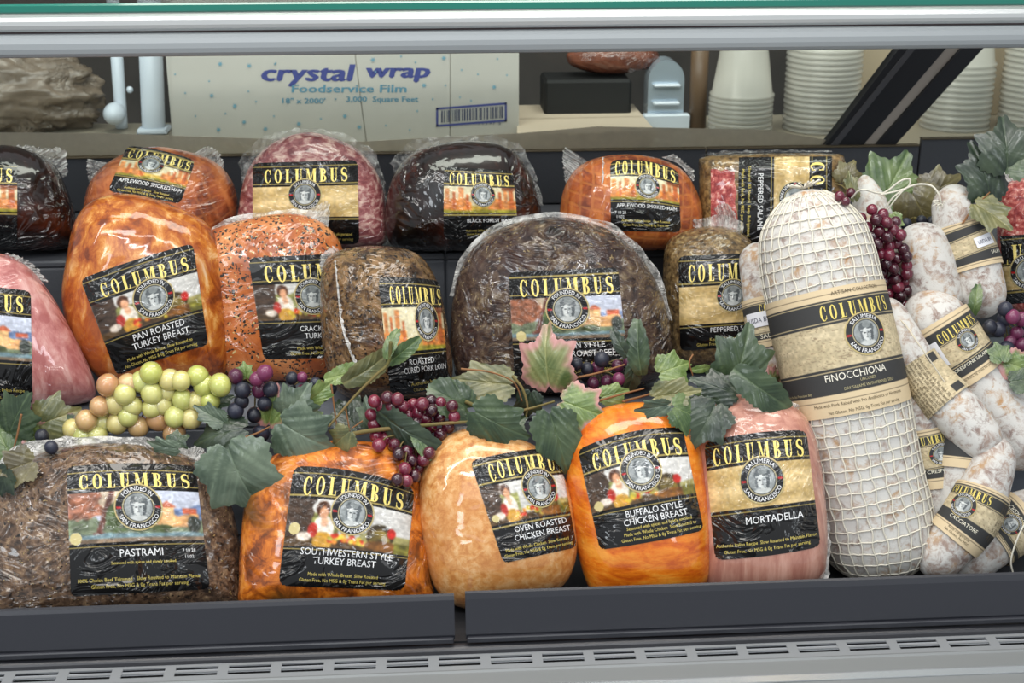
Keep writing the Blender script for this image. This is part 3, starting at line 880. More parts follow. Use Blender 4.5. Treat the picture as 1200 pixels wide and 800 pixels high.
p = product('cracked_pepper_turkey_breast', [(231, 300), (238, 275), (275, 260), (330, 250), (368, 256), (395, 278), (408, 320), (412, 400), (402, 436), (335, 446), (272, 442), (245, 410), (235, 350)], 38, MID, m_crack,
            'orange turkey breast speckled with cracked pepper, beside the mottled one', 'turkey breast', seed=9, lump=(2, 14), a=2.8)
p.label([(291, 302), (412, 296), (420, 418), (309, 421)], b=(.27, .62), art='figure', wm=(.13, .09, 1.15, .25), medpx=(366, 347, 21, 22), seed=9,
        text=[('CRACKED PEPPER', .70, .71, 6.5, WHT), ('TURKEY BREAST', .72, .78, 6.5, WHT)] + small(['Made with Whole Breast  Slow Roasted', 'Gluten Free, No MSG & 0g Trans Fat per serving'], .90, .05, 3.8, .70))
p.film([(262, 440), (246, 400), (238, 350), (236, 310), (248, 280), (278, 263), (330, 254), (368, 257)], [(255, 446), (238, 400), (231, 350), (229, 305), (242, 272), (272, 254), (330, 246), (374, 247)], mat=FILM, fr=.6)
p.film([(355, 256), (372, 258), (384, 268)], [(362, 246), (383, 236), (386, 252)], name='film_tail')

p = product('roasted_pork_loin', [(375, 345), (383, 302), (420, 289), (465, 290), (495, 302), (515, 338), (526, 395), (530, 440), (512, 462), (450, 468), (400, 462), (380, 420)], 62, MID, m_loin,
            'upright brown herb-crusted pork loin left of the round roast beef', 'pork loin', seed=10, lump=(4, 26), a=2.8)
p.label([(443, 325), (515, 329), (527, 452), (458, 465)], bow=(2, -1), b=(.26, .64), art='ruins', wm=(.16, .08, 1.0, .23), medpx=(500, 376, 14, 24), seed=10,
        text=[('ROASTED', .58, .73, 7, WHT, 'c', 0, .72), ('CURED PORK LOIN', .62, .80, 7, WHT, 'c', 0, .60)] + small(['Authentic Italian Recipe', 'Gluten Free, No MSG'], .92, .05, 4.2, .72))
p.film([(392, 305), (396, 350), (402, 390), (420, 440)], [(394, 305), (398.5, 350), (405, 390), (424, 440)], mat=FILMW, name='film_seam', z=.055, amp=.001)
p.film([(400, 296), (388, 302), (380, 318)], [(392, 288), (376, 300), (375, 318)], name='film_tail')

p = product('italian_roast_beef', [(528, 380), (534, 332), (550, 296), (580, 271), (620, 257), (665, 255), (710, 267), (745, 295), (770, 332), (784, 375), (787, 412), (770, 445), (700, 460), (600, 460), (542, 448), (530, 420)], 56, MID, m_beef,
            'large round dark brown roast beef in the centre of the middle shelf', 'roast beef', seed=11, lump=(4, 16), a=2.8)
p.label([(596, 319), (724, 313), (737, 436), (603, 441)], b=(.26, .66), art='villa', wm=(.09, .08, .94, .24), medpx=(665, 362, 26, 25), seed=11, seal=(.08, .62), mat=LABELHEAVY[2],
        text=[('ITALIAN STYLE', .58, .72, 7.5, WHT), ('OVEN ROAST BEEF', .60, .80, 7.5, WHT)] + small(['Authentic Italian Recipe  Slow Roasted', 'Gluten Free, No MSG & 0g Trans Fat per serving'], .90, .05, 4))
p.film([(534, 350), (548, 304), (578, 275), (620, 260), (665, 257), (710, 269), (743, 296), (768, 334), (783, 375)], [(528, 345), (543, 296), (576, 267), (620, 252), (667, 250), (716, 262), (753, 292), (778, 334), (788, 375)], mat=FILM, fr=.5)

p = product('peppered_salame', [(777, 320), (783, 282), (810, 268), (845, 265), (874, 276), (888, 300), (893, 350), (895, 400), (890, 425), (835, 433), (785, 427), (778, 380)], 58, MID, m_psal,
            'upright peppered salame between the roast beef and the netted salame', 'salame', bodyname='salame', seed=12, a=2.6)
p.label([(795, 300), (889, 296), (893, 404), (797, 411)], b=(.33, .73), art='gold', wm=(.12, .10, 1.10, .28), medpx=(859, 346, 20, 20), mt=T1, seed=12, mat=LABELHEAVY[1],
        text=[('PEPPERED SALAME', .70, .80, 6, WHT)] + small(['Keep Refrigerated', 'Gluten Free, No MSG per serving'], .90, .05, 3.8, .55))
p.film([(792, 278), (810, 270), (845, 267), (870, 276)], [(786, 272), (812, 258), (850, 252), (872, 262)], name='film_gather', amp=.012, fr=2)
p.film([(845, 268), (855, 266), (866, 270)], [(838, 244), (850, 238), (862, 250)], name='film_tail', amp=.01)

# ---- front row
p = product('pastrami', [(-40, 650), (-15, 590), (20, 548), (60, 527), (120, 519), (180, 524), (232, 540), (264, 575), (279, 625), (285, 690), (280, 712), (150, 722), (-30, 722)], 52, DECK, m_past,
            'broad grey-brown peppered pastrami at the left of the front row', 'pastrami', seed=13, a=3.2, lump=(3, 12))
p.label([(78, 547), (229, 546), (246, 690), (83, 699)], bow=(4, 0), b=(.21, .60), art='villa', wm=(.09, .075, .94, .185), medpx=(162, 594, 29, 27), seed=13, seal=(.05, .56),
        text=[('PASTRAMI', .53, .685, 9, WHT), ('Seasoned with spices and slowly smoked', .54, .76, 3.6, GY), ('7 10 28', .88, .68, 4, WHT), ('11:02', .88, .73, 4, WHT)]
        + small(['100% Choice Beef Trimmed   Slow Roasted to Maintain Flavor', 'Gluten Free, No MSG & 0g Trans Fat per serving'], .885, .05, 4.4))
p.film([(-8, 600), (22, 552), (60, 530), (120, 521), (180, 526), (224, 545)], [(-22, 580), (12, 528), (60, 514), (120, 511), (186, 515), (228, 532)], mat=FILMW, fr=.7, m=9)
p.film([(212, 541), (228, 548), (238, 560)], [(210, 528), (236, 524), (246, 548)], mat=FILMW, name='film_tail', fr=2)
p.film([(-30, 712), (100, 709), (200, 706), (284, 700)], [(-30, 700), (100, 699), (200, 697), (284, 690)], mat=FILM, z=.01)

p = product('southwestern_turkey_breast', [(280, 680), (283, 620), (290, 575), (315, 537), (370, 518), (430, 517), (472, 529), (491, 565), (499, 620), (505, 675), (500, 710), (400, 718), (290, 715)], 52, DECK, m_sw,
            'vivid orange turkey breast with greenish patches beside the pastrami', 'turkey breast', seed=14, a=3, lump=(3, 14))
p.label([(344, 546), (486, 572), (474, 692), (326, 686)], bow=(7, 0), b=(.27, .66), art='figure', wm=(.10, .09, .92, .24), wbow=.015, medpx=(413, 601, 26, 25), seed=14, round=8, mat=LABELHEAVY[0], seal=(.07, .52),
        text=[('SOUTHWESTERN STYLE', .51, .70, 8, WHT), ('TURKEY BREAST', .50, .775, 8, WHT)] + small(['Made with Whole Breast  Slow Roasted', 'Gluten Free, No MSG & 0g Trans Fat per serving'], .89, .05, 4))

p = product('oven_roasted_chicken_breast', [(489, 600), (494, 552), (510, 521), (545, 502), (590, 507), (640, 530), (664, 565), (675, 610), (675, 655), (655, 690), (600, 705), (545, 713), (512, 692), (497, 650)], 58, DECK, m_oven,
            'smooth tan chicken breast standing in the middle of the front row', 'chicken breast', seed=15, a=2.5)
p.label([(551, 540), (655, 524), (676, 641), (590, 660)], bow=(3, 0), b=(.27, .64), art='figure', wm=(.16, .08, 1.02, .24), wbow=.03, medpx=(632, 571, 20, 24), seed=15, seal=(.08, .58),
        text=[('OVEN ROASTED', .60, .715, 7, WHT), ('CHICKEN BREAST', .60, .795, 7, WHT)] + small(['Made with Whole Chicken  Slow Roasted', 'Gluten Free, No MSG & 0g Trans per serving'], .89, .05, 3.8))
p.film([(500, 545), (512, 523), (545, 504), (580, 506)], [(499, 528), (515, 505), (547, 498), (580, 503)], mat=FILM, fr=1.5)

p = product('buffalo_chicken_breast', [(663, 560), (668, 518), (685, 489), (720, 474), (765, 472), (800, 488), (820, 525), (831, 590), (833, 650), (825, 688), (790, 705), (740, 709), (697, 698), (677, 650), (666, 600)], 60, DECK, m_buf,
            'bright orange chicken breast beside the pink mortadella', 'chicken breast', seed=16, a=2.5)
p.label([(677, 527), (800, 501), (825, 621), (703, 644)], bow=(8, -2), b=(.28, .64), art='figure', wm=(.11, .10, .95, .26), wbow=.01, medpx=(751, 551, 25, 24), seed=16, seal=(.08, .59),
        text=[('BUFFALO STYLE', .58, .715, 7.6, WHT), ('CHICKEN BREAST', .58, .79, 7.6, WHT)] + small(['Seasoned with spices and lightly smoked', 'Made with Whole Chicken  Slow Roasted to', 'Gluten Free, No MSG & 0g Trans Fat per serving'], .85, .05, 3.8, .6))

p = product('mortadella', [(812, 560), (816, 512), (830, 481), (860, 463), (900, 465), (936, 480), (955, 510), (966, 570), (970, 640), (962, 680), (920, 702), (850, 702), (822, 684), (814, 620)], 58, DECK, m_mort,
            'pink mortadella with gold and black label, beside the netted salame', 'mortadella', seed=17, a=2.7)
p.label([(825, 518), (945, 504), (962, 640), (838, 656)], bow=(4, -3), b=(.25, .60), art='gold', wm=(.07, .075, .95, .22), medpx=(893, 562, 27, 27), mt=T1, seed=17, round=7, mat=LABELHEAVY[1],
        text=[('MORTADELLA', .60, .70, 8.5, WHT)] + small(['Authentic Italian Recipe  Slow Roasted to Maintain Flavor', 'Gluten Free, No MSG & 0g Trans Fat per serving'], .885, .055, 4))
p.film([(845, 472), (860, 466), (900, 468), (934, 482)], [(850, 462), (872, 456), (905, 459), (938, 476)], mat=FILM, name='film_gather', amp=.01, fr=2)
p.film([(824, 680), (850, 698), (920, 699), (958, 680), (968, 640), (966, 600)], [(814, 678), (846, 703), (926, 705), (966, 690), (973, 640), (970, 600)], mat=FILM)

p = product('red_salame_pack', [(1168, 262), (1172, 225), (1185, 212), (1240, 210), (1260, 290), (1250, 362), (1190, 366), (1172, 330)], 34, 0.20, m_red,
            'wrapped red salame cut off by the right picture edge', 'salame', bodyname='salame', seed=18, a=4)
p.label([(1172, 277), (1252, 270), (1256, 350), (1178, 357)], b=(.45, .80), art='gold', wm=(-.45, .14, 1.2, .42), medpx=(1205, 318, 22, 22), mt=T1, seed=18, round=0, mat=LABELHEAVY[2], text=[('SALAME', .6, .9, 6, WHT)])
p.film([(1180, 216), (1190, 212), (1215, 212)], [(1166, 201), (1180, 200), (1215, 208)], name='film_tail', mat=FILMW)

# ------------------------------------------------------------------ salami (tubes)
def mold(name, dens, seed):
    m, nt, p_ = newmat(name)
    L = nt.links
    tc = nd(nt, 'ShaderNodeTexCoord')
    mp = nd(nt, 'ShaderNodeMapping'); mp.inputs['Location'].default_value = (seed, seed, seed); L.new(tc.outputs['Object'], mp.inputs[0])
    n0 = nd(nt, 'ShaderNodeTexNoise', Scale=24., Detail=4., Distortion=.8); L.new(mp.outputs[0], n0.inputs['Vector'])
    r0 = ramp(nt, [(.35, (.53, .45, .42)), (.5, (.65, .57, .52)), (.60, (.70, .58, .45)), (.72, (.70, .51, .32))]); L.new(n0.outputs['Fac'], r0.inputs[0])
    n1 = nd(nt, 'ShaderNodeTexNoise', Scale=85., Detail=10., Roughness=.72, Distortion=.5); L.new(mp.outputs[0], n1.inputs['Vector'])
    r1 = nd(nt, 'ShaderNodeMapRange'); r1.inputs['From Min'].default_value = dens; r1.inputs['From Max'].default_value = dens + .14; L.new(n1.outputs['Fac'], r1.inputs['Value'])
    c = mix(nt, r0.outputs[0], C4((.80, .79, .77)), r1.outputs[0])
    L.new(c, p_.inputs['Base Color'])
    p_.inputs['Roughness'].default_value = .9
    b = nd(nt, 'ShaderNodeBump', Strength=.6, Distance=.002); L.new(n1.outputs['Fac'], b.inputs['Height']); L.new(b.outputs[0], p_.inputs['Normal'])
    return m
MOLD = [mold('white_mold_%d' % k, d, k * 3.7) for k, d in enumerate((.39, .42, .36))]

class Tube:
    def __init__(s, path, rads, cap=1.0, lump=.03, seed=0, n=90, k=56):
        """path: (px, py, Y) centres; rads in px at those points"""
        P = np.array([atY(a, b, c) for a, b, c in path])
        dep = (P - CAM) @ FW
        Rr = np.array(rads) * dep / F
        q = resample(np.column_stack([P, Rr]), n)
        s.P, s.R = q[:, :3], q[:, 3]
        s.L = np.concatenate([[0], np.cumsum(np.linalg.norm(np.diff(s.P, axis=0), axis=1))])
        s.len = s.L[-1]
        T = np.gradient(s.P, axis=0); T /= np.linalg.norm(T, axis=1)[:, None]
        Vc = CAM - s.P; Vc /= np.linalg.norm(Vc, axis=1)[:, None]
        E1 = np.cross(Vc, T); E1 /= np.linalg.norm(E1, axis=1)[:, None]
        if E1[n // 2] @ RT < 0 : E1 = -E1
        E2 = np.cross(T, E1)
        if (E2 * Vc).sum() < 0: E2 = -E2
        s.T, s.E1, s.E2 = T, E1, E2
        s.lump, s.seed, s.cap = lump, seed, cap
        s.n, s.k = n, k
        s.med = float(np.median(s.R))
    def at(s, t, ph, off=0.):
        t = np.asarray(t, float); ph = np.asarray(ph, float)
        d = np.clip(t, 0, 1) * s.len
        I = lambda A: np.stack([np.interp(d, s.L, A[:, j]) for j in range(3)], -1)
        r = np.interp(d, s.L, s.R)
        e = np.minimum(d, s.len - d) / (s.med * s.cap)
        r = r * np.sqrt(np.clip(1 - (1 - np.clip(e, 0, 1)) ** 2, 0, 1))
        nx = ph / (2 * PI) * 6
        lum = (fbm(np.cos(ph) * 1.6 + 20 + d * 9, np.sin(ph) * 1.6 + 7 + d * 31, s.seed, 3) - .5) * 2
        r = r * (1 + s.lump * lum) + off
        return I(s.P) + r[..., None] * (I(s.E1) * np.sin(ph)[..., None] + I(s.E2) * np.cos(ph)[..., None])
    def grid(s):
        a = np.linspace(0, 1, s.n)
        capf = min(.45, s.med * s.cap / s.len)
        tt = np.concatenate([capf * (1 - np.cos(np.linspace(0, PI / 2, 14))), np.linspace(capf, 1 - capf, s.n)[1:-1], 1 - capf * (1 - np.cos(np.linspace(PI / 2, 0, 14)))])
        ph = -PI + np.arange(s.k) * 2 * PI / s.k
        return np.meshgrid(tt, ph, indexing='ij')
    def t_of(s, px, py):
        v = (s.P - CAM); z = v @ FW
        X = 600 + F * (v @ RT) / z; Y = 400 - F * (v @ UP) / z
        i = np.argmin((X - px) ** 2 + (Y - py) ** 2)
        return s.L[i] / s.len

def salami(name, label, path, rads, mat, cat='salame', **kw):
    t = Tube(path, rads, **kw)
    tt, ph = t.grid()
    V = t.at(tt, ph)
    lo = V.reshape(-1, 3)[V[..., 2].argmin()]
    t.parent = thing(name, (lo[0], lo[1], lo[2]), label, cat)
    fs = gridfaces(t.k, tt.shape[0], True)
    mesh_ob('salame', V.reshape(-1, 3), fs, mat, t.parent)
    bvh_add(V, fs)
    return t

def band(t, pa, pb, ph0=-115, ph1=115, slant=0., **sp):
    """paper band round a salame from pixel a to pixel b along its axis"""
    t0, t1 = t.t_of(*pa), t.t_of(*pb)
    ph0, ph1 = math.radians(ph0), math.radians(ph1)
    rm = float(np.interp((t0 + t1) / 2 * t.len, t.L, t.R))
    dep = float((t.P[len(t.P) // 2] - CAM) @ FW)
    W = (ph1 - ph0) * rm * F / dep
    H = (t1 - t0) * t.len * F / dep
    sp['size'] = (W, H); sp['paper'] = True
    if 'medc' in sp:
        phm, vm, r = sp.pop('medc')
        sp['med'] = ((math.radians(phm) - ph0) / (ph1 - ph0), vm, r / W, r / H)
    lm = t.lump
    def surf(u, v, off):
        u = np.asarray(u, float); v = np.asarray(v, float)
        t.lump = lm * .35
        r = t.at(t0 + (t1 - t0) * v + slant * (u - .5), ph0 + (ph1 - ph0) * u, off + .0012)
        t.lump = lm
        return r
    sp['ph'] = (ph0, ph1)
    return label_print(surf, sp, t.parent, dens=1.0)

def U_(deg, ph0=-115, ph1=115):
    return (deg - ph0) / (ph1 - ph0)

DK = (.35, .30, .22)
# big netted finocchiona
fin = salami('netted_finocchiona', 'huge white netted salame standing among the smaller salami', [(943, 222, .235), (955, 290, .215), (972, 370, .185), (991, 455, .153), (1010, 545, .125), (1028, 620, .103), (1037, 678, .090)],
             [46, 64, 68, 68, 67, 67, 64], MOLD[2], cap=.8, lump=.015, seed=3, n=120, k=72)
band(fin, (966, 344), (996, 478), bands=(.09, .83), b=(.27, .74), art='map', wm=(U_(-8), .06, U_(64), .22), medc=(30, .415, 25), mt=T1, seed=4,
     text=[('ARTISAN COLLECTION', U_(30), -.06, 4.5, DK), ('FINOCCHIONA', U_(13), .83, 8, (.9, .88, .82)), ('UNCURED', U_(22), .90, 3, (.7, .66, .5)), ('DRY SALAME WITH FENNEL SEED', U_(24), .96, 3.2, (.7, .66, .5)),
           ('Made with Pork Raised with No Antibiotics or Hormones', U_(12), 1.10, 3.6, DK), ('No Gluten, No MSG, 0g Trans Fat per serving', U_(16), 1.18, 3.6, DK),
           ('Slow cured in the San Francisco Bay', U_(-55), .96, 3, (.7, .66, .5))])
mb = MB()
NL = 30
for j in range(NL):
    tt = np.linspace(.012, .985, 130)
    ph = -PI + j * 2 * PI / NL + .018 * np.sin(tt * 95 + j * PI) + .04 * (fbm(tt * 9, 0 * tt + j, 5) - .5) - .12 * tt
    mb.tube(fin.at(tt, ph, .0012), .0009, 4)
for i in range(34):
    ph = np.linspace(-PI, PI, 76)
    t0 = .02 + i * .96 / 33
    tt = t0 + .0014 * np.sin(ph * NL) + .006 * (vn(ph * 2.5, 0 * ph + i, 3) - .5) + .006 * np.abs((ph + .3) / PI) ** 2
    mb.tube(fin.at(np.clip(tt, .005, .995), ph, .0014), .0008, 4)
# gathered net at the crown and the foot
for (tb, sgn) in ((.0, -1), (1.0, 1)):
    c = fin.P[0] if sgn < 0 else fin.P[-1]
    ax = fin.T[0] * -1 if sgn < 0 else fin.T[-1]
    for j in range(14 if sgn < 0 else 6):
        a = j * 2.4
        d = fin.E1[0] * math.cos(a) + fin.E2[0] * math.sin(a)
        k = np.linspace(0, 1, 10)[:, None]
        mb.tube(c + d * .018 * np.sin(k * PI) + ax * (.001 + .006 * np.sin(k * PI)) + fin.E2[0] * .004 * k, .001, 4)
mb.build('netting', CORD, fin.parent)

def wm_band(a, b, t, title, **kw):
    pass

s1 = salami('slim_salame', 'narrow salame wedged behind the huge netted one, beside the upright peppered salame', [(884, 285, .30), (893, 340, .27), (906, 410, .24), (922, 490, .21)], [20, 23, 24, 22], MOLD[1], seed=5)
band(s1, (895, 350), (905, 405), bands=(.12, .85), b=(.30, .80), art='map', wm=(U_(-15), .05, U_(80), .26), medc=(45, .45, 11), mt=T1, text=[('SALAME', U_(5), .90, 5.5, (.9, .88, .8))], seed=5)
def sticker(t, a, b, ph0, ph1, txt='USDA BV'):
    t0, t1 = t.t_of(*a), t.t_of(*b)
    p0, p1 = math.radians(ph0), math.radians(ph1)
    u, v = np.meshgrid(np.linspace(0, 1, 10), np.linspace(0, 1, 6))
    o = mesh_ob('sticker', t.at(t0 + (t1 - t0) * v, p0 + (p1 - p0) * u, .0042).reshape(-1, 3), gridfaces(10, 6), PAPERW, t.parent)
    v2, f2, w = text2d(txt)
    mb = MB().add(t.at(t0 + (t1 - t0) * (.70 - .35 * v2[:, 1]), p0 + (p1 - p0) * (.12 + .76 * v2[:, 0] / w), .0047), f2)
    mb.build('lettering', plain('stamp_ink', (.25, .27, .35), .7), o)
sticker(s1, (896, 366), (899, 382), -55, 15)

s2 = salami('rear_salame', 'plump white salame right behind the purple grapes', [(1070, 262, .30), (1084, 305, .285), (1100, 375, .265)], [29, 34, 36], MOLD[0], cap=.75, seed=6)
s3 = salami('crespone_salame', 'thick white salame with a paper band and stamped sticker', [(1072, 345, .235), (1095, 380, .215), (1125, 425, .195), (1165, 480, .17), (1215, 545, .14)], [33, 40, 40, 38, 36], MOLD[0], seed=7)
band(s3, (1094, 378), (1138, 445), bands=(.10, .84), b=(.30, .74), art='map', wm=(U_(-8), .06, U_(66), .25), medc=(30, .42, 14), mt=T1, seed=6,
     text=[('CRESPONE SALAME', U_(18), .84, 4.2, (.9, .88, .8)), ('No Gluten, No MSG, 0g Trans Fat per serving', U_(10), 1.08, 2.8, DK)])
sticker(s3, (1104, 393), (1121, 418), -52, -12)
s4 = salami('thin_salame', 'thin salame with dense small print on its band, crossing the others', [(1034, 350, .205), (1054, 395, .175), (1085, 442, .15), (1126, 488, .12), (1166, 534, .095)], [18, 24, 25, 29, 24], MOLD[0], seed=8)
tx = []
for k in range(9):
    tx.append(([ 'Ingredients: pork, salt, less than 2% of', 'dextrose, spices, garlic, lactic acid', 'starter culture, sodium nitrate, wine', 'in natural casing. Keep refrigerated.'][k % 4], U_(-62 + 9.5 * k), .5, 3.4, DK, 'c', 1, .95))
band(s4, (1078, 418), (1114, 470), bands=(-.0, 1.), b=(-.1, 1.1), art='map', text=tx, block=[(U_(30), U_(62), .03, .22), (U_(30), U_(62), .80, .97)], seed=9)
s5 = salami('knotted_salame', 'small salame with a tied top standing beneath the vine leaves', [(1116, 216, .32), (1122, 262, .30), (1140, 308, .28), (1157, 372, .25)], [24, 28, 30, 28], MOLD[0], seed=9, lump=.06)
band(s5, (1122, 264), (1142, 318), bands=(.08, .88), b=(.28, .72), art='map', seed=7, text=[('SALAMI', U_(60), .85, 4, (.9, .88, .8))])
sticker(s5, (1134, 282), (1137, 295), 18, 60)
s6 = salami('string_tied_salame', 'pointed salame with cream string loops above the purple grapes', [(1012, 205, .36), (1022, 250, .34), (1040, 300, .31), (1050, 360, .28)], [14, 22, 27, 26], MOLD[0], cap=1.4, seed=10)
s7 = salami('slanting_salame', 'salame with banded label slanting down to the front right rail', [(1172, 512, .105), (1160, 555, .085), (1135, 610, .065), (1082, 672, .055)], [21, 27, 31, 26], MOLD[1], seed=11)
band(s7, (1151, 574), (1119, 634), bands=(.08, .80), b=(.30, .72), art='map', wm=(U_(-70), .06, U_(22), .25), medc=(-25, .43, 15), mt=T1, seed=8,
     text=[('CACCIATORE', U_(-5), .84, 4.4, (.9, .88, .8)), ('Keep refrigerated', U_(0), 1.08, 3, DK), ('No Gluten, No MSG', U_(0), 1.17, 3, DK)] + [('Ingredients: pork, salt, sugar', U_(55 + 9 * k), .45, 3, DK, 'c', 1, .9) for k in range(4)])
s8 = salami('shaded_salame', 'salame half hidden between the netted one and the banded ones', [(1068, 440, .165), (1080, 500, .145), (1092, 560, .125), (1104, 660, .085)], [24, 28, 30, 26], MOLD[1], seed=12)
band(s8, (1080, 500), (1092, 572), bands=(.08, .82), b=(.24, .74), art='map', wm=(U_(-45), .04, U_(55), .2), medc=(28, .42, 14), mt=T1, seed=3,
     text=[('CRESPONE', U_(20), .83, 4.6, (.9, .88, .8))])
s9 = salami('tilted_salame', 'stubby salame in the gap beneath the thin printed one', [(1132, 490, .135), (1126, 545, .115), (1120, 625, .085)], [26, 29, 26], MOLD[0], seed=13)
band(s9, (1130, 508), (1124, 548), bands=(-.2, .70), b=(-.1, .32), art='map', seed=2, text=[('Slow Aged', U_(25), .5, 4, (.8, .78, .7))])
s10 = salami('corner_salame', 'dark-banded salame lying in the front right corner', [(1118, 672, .07), (1150, 640, .09), (1190, 612, .10), (1250, 590, .11)], [26, 33, 33, 30], MOLD[0], seed=14)
band(s10, (1158, 634), (1196, 608), bands=(.1, .85), b=(.30, .72), art='map', seed=2, medc=(0, .5, 12), mt=T1, text=[('CRESPONE SALAME', U_(10), .84, 4.5, (.9, .88, .8))])
s11 = salami('end_salame', 'pale salame at the right end of the middle shelf', [(1196, 395, .28), (1205, 450, .25), (1222, 540, .2)], [22, 28, 28], MOLD[1], seed=15)

def string(pts, r, parent, mat=CORD, name='string', k=5):
    P = resample([atY(*q) for q in pts], 14 * len(pts))
    return MB().tube(P, r, k).build(name, mat, parent)
string([(998, 232, .31), (1010, 222, .30), (1034, 226, .30), (1055, 212, .295), (1066, 210, .295), (1064, 219, .295), (1050, 224, .295), (1032, 228, .295)], .0011, s6.parent)
string([(1036, 248, .30), (1048, 230, .295), (1070, 217, .29), (1090, 217, .285), (1100, 227, .28), (1103, 240, .28)], .0011, s6.parent)
string([(1038, 250, .30), (1046, 238, .295), (1060, 222, .292), (1075, 216, .29)], .0009, s6.parent)
mb = MB()
for k in range(12):
    c = atY(1102 + U(-4, 4), 238 + U(-3, 3), .268); e = atY(1102 + U(-10, 6), 240 + U(-6, 9), .262)
    mb.tube(np.array([c, (c + e) / 2 + np.array((0, -.002, .002)), e]), .0007, 4)
mb.build('string_tuft', CORD, s5.parent)
string([(1000, 340, .20), (1052, 372, .17), (1078, 405, .135), (1122, 470, .115)], .0008, s4.parent, plain('band_edge', (.8, .76, .68), .8))
string([(1210, 600, .05), (1195, 625, .045), (1185, 655, .04), (1188, 675, .04)], .0009, s10.parent)

# ------------------------------------------------------------------ the case
m_blk = plain('black_plastic', (.17, .175, .19), .5, bump=(500, .25, .0006))
m_blk2 = plain('black_panel', (.27, .28, .30), .55, bump=(420, .35, .0008))
m_grey = plain('grey_step', (.34, .36, .39), .55, bump=(380, .4, .0008), var=(40, (.40, .42, .45)))
m_rail = plain('rail_plastic', (.17, .175, .20), .38, bump=(350, .1, .0004))
m_steel = plain('brushed_steel', (.60, .61, .62), .45, .35, bump=(60, .1, .0004))
m_steel2 = plain('satin_steel', (.52, .53, .53), .5, .3)
m_green = plain('glass_edge', (.05, .42, .36), .15, coat=1.)
m_darkgap = plain('dark_recess', (.05, .05, .055), .7)

X0, X1 = -1.0, 1.15
def flatbox(name, x0, x1, y0, y1, z0, z1, mat, parent, bev=.002):
    return MB().box(x0, x1, y0, y1, z0, z1, bev).build(name, mat, parent, smooth=False)

fl = mesh_ob('floor', [(X0, -.004, -.012), (X1, -.004, -.012), (X1, .245, -.012), (X0, .245, -.012), (X0, -.004, 0), (X1, -.004, 0), (X1, .245, 0), (X0, .245, 0)],
             [[0, 1, 2, 3], [4, 5, 6, 7], [0, 1, 5, 4], [1, 2, 6, 5], [2, 3, 7, 6], [3, 0, 4, 7]], m_blk, smooth=False)
tag(fl, kind='structure', label='black deck of the display case under the front row')

def xat(px, py, Y): return float(atY(px, py, Y)[0])
def step(label, x0, x1, y0, y1, z0, z1, mat):
    t = thing('display_step', ((x0 + x1) / 2, (y0 + y1) / 2, z0), label, 'shelf')
    flatbox('tread', x0, x1, y0, y1, z1 - .008, z1, mat, t)
    flatbox('riser_panel', x0, x1, y0 + .001, y0 + .006, z0, z1 - .009, mat, t)
    flatbox('back_support', x0, x1, y1 - .006, y1 - .001, z0, z1 - .009, mat, t)
    return t
xs = xat(523, 350, .442)
step('grey lower step under the pink ham and turkey breasts', X0, xs - .001, .230, .438, 0, MID, m_grey)
step('grey lower step under the roast beef and upright peppered salame', xs + .001, X1, .230, .438, 0, MID, m_grey)
step('dark upper step carrying the three hams nearest the left end', X0, xs - .0008, .442, .670, 0, TOP, m_blk2)
step('dark upper step carrying the glossy black ham and sideways salame', xs + .0008, X1, .442, .670, 0, TOP, m_blk2)

wb = MB().box(X0, X1, .69, .70, 0, .30).build('wall_back', m_blk2, smooth=False)
tag(wb, kind='structure', label='dark rear wall of the display case')
x825, x1075 = xat(826, 200, .68), xat(1074, 200, .68)
for (a, b, zt, lb) in ((X0, x825 - .001, .334, 'long black plate standing behind the hams'), (x825 + .001, x1075 - .001, .334, 'short black plate behind the sideways peppered salame and leaves'),
                       (x1075 + .001, X1, .343, 'slightly taller black plate behind the right-hand leaves')):
    t = thing('divider_plate', ((a + b) / 2, .678, TOP), lb, 'panel')
    flatbox('plate', a, b, .674, .682, TOP, zt, m_blk2, t, .001)
    flatbox('rim', a, b, .672, .684, zt, zt + .002, plain('plate_rim', (.34, .30, .22), .5), t, .0005)

# price rails
def lipx(px, py): return float(atY(px, py, 0.0)[0])
for (a, b, lb, dz) in ((X0, lipx(532, 700), 'long black price rail below the pastrami and orange turkey breast', 0), (lipx(545, 697), X1, 'long black price rail below the chicken breasts and mortadella', 0.002)):
    t = thing('price_rail', ((a + b) / 2, -.004, 0), lb, 'rail')
    prof = [(-.010, .006), (-.012, .012), (-.004, .046), (-.002, .0495 + dz), (.001, .0505 + dz), (.0035, .049 + dz), (.002, .044), (-.006, .012), (-.006, .004)]
    V = np.array([(x, y, z) for x in (a, b) for (y, z) in prof])
    n = len(prof)
    mesh_ob('rail_face', V, [[k, (k + 1) % n, n + (k + 1) % n, n + k] for k in range(n)] + [list(range(n)), list(range(n, 2 * n))[::-1]], m_rail, t, smooth=False)
    flatbox('ticket_lip', a + .001, b - .001, -.0155, -.0105, .004, .010, m_rail, t, .001)
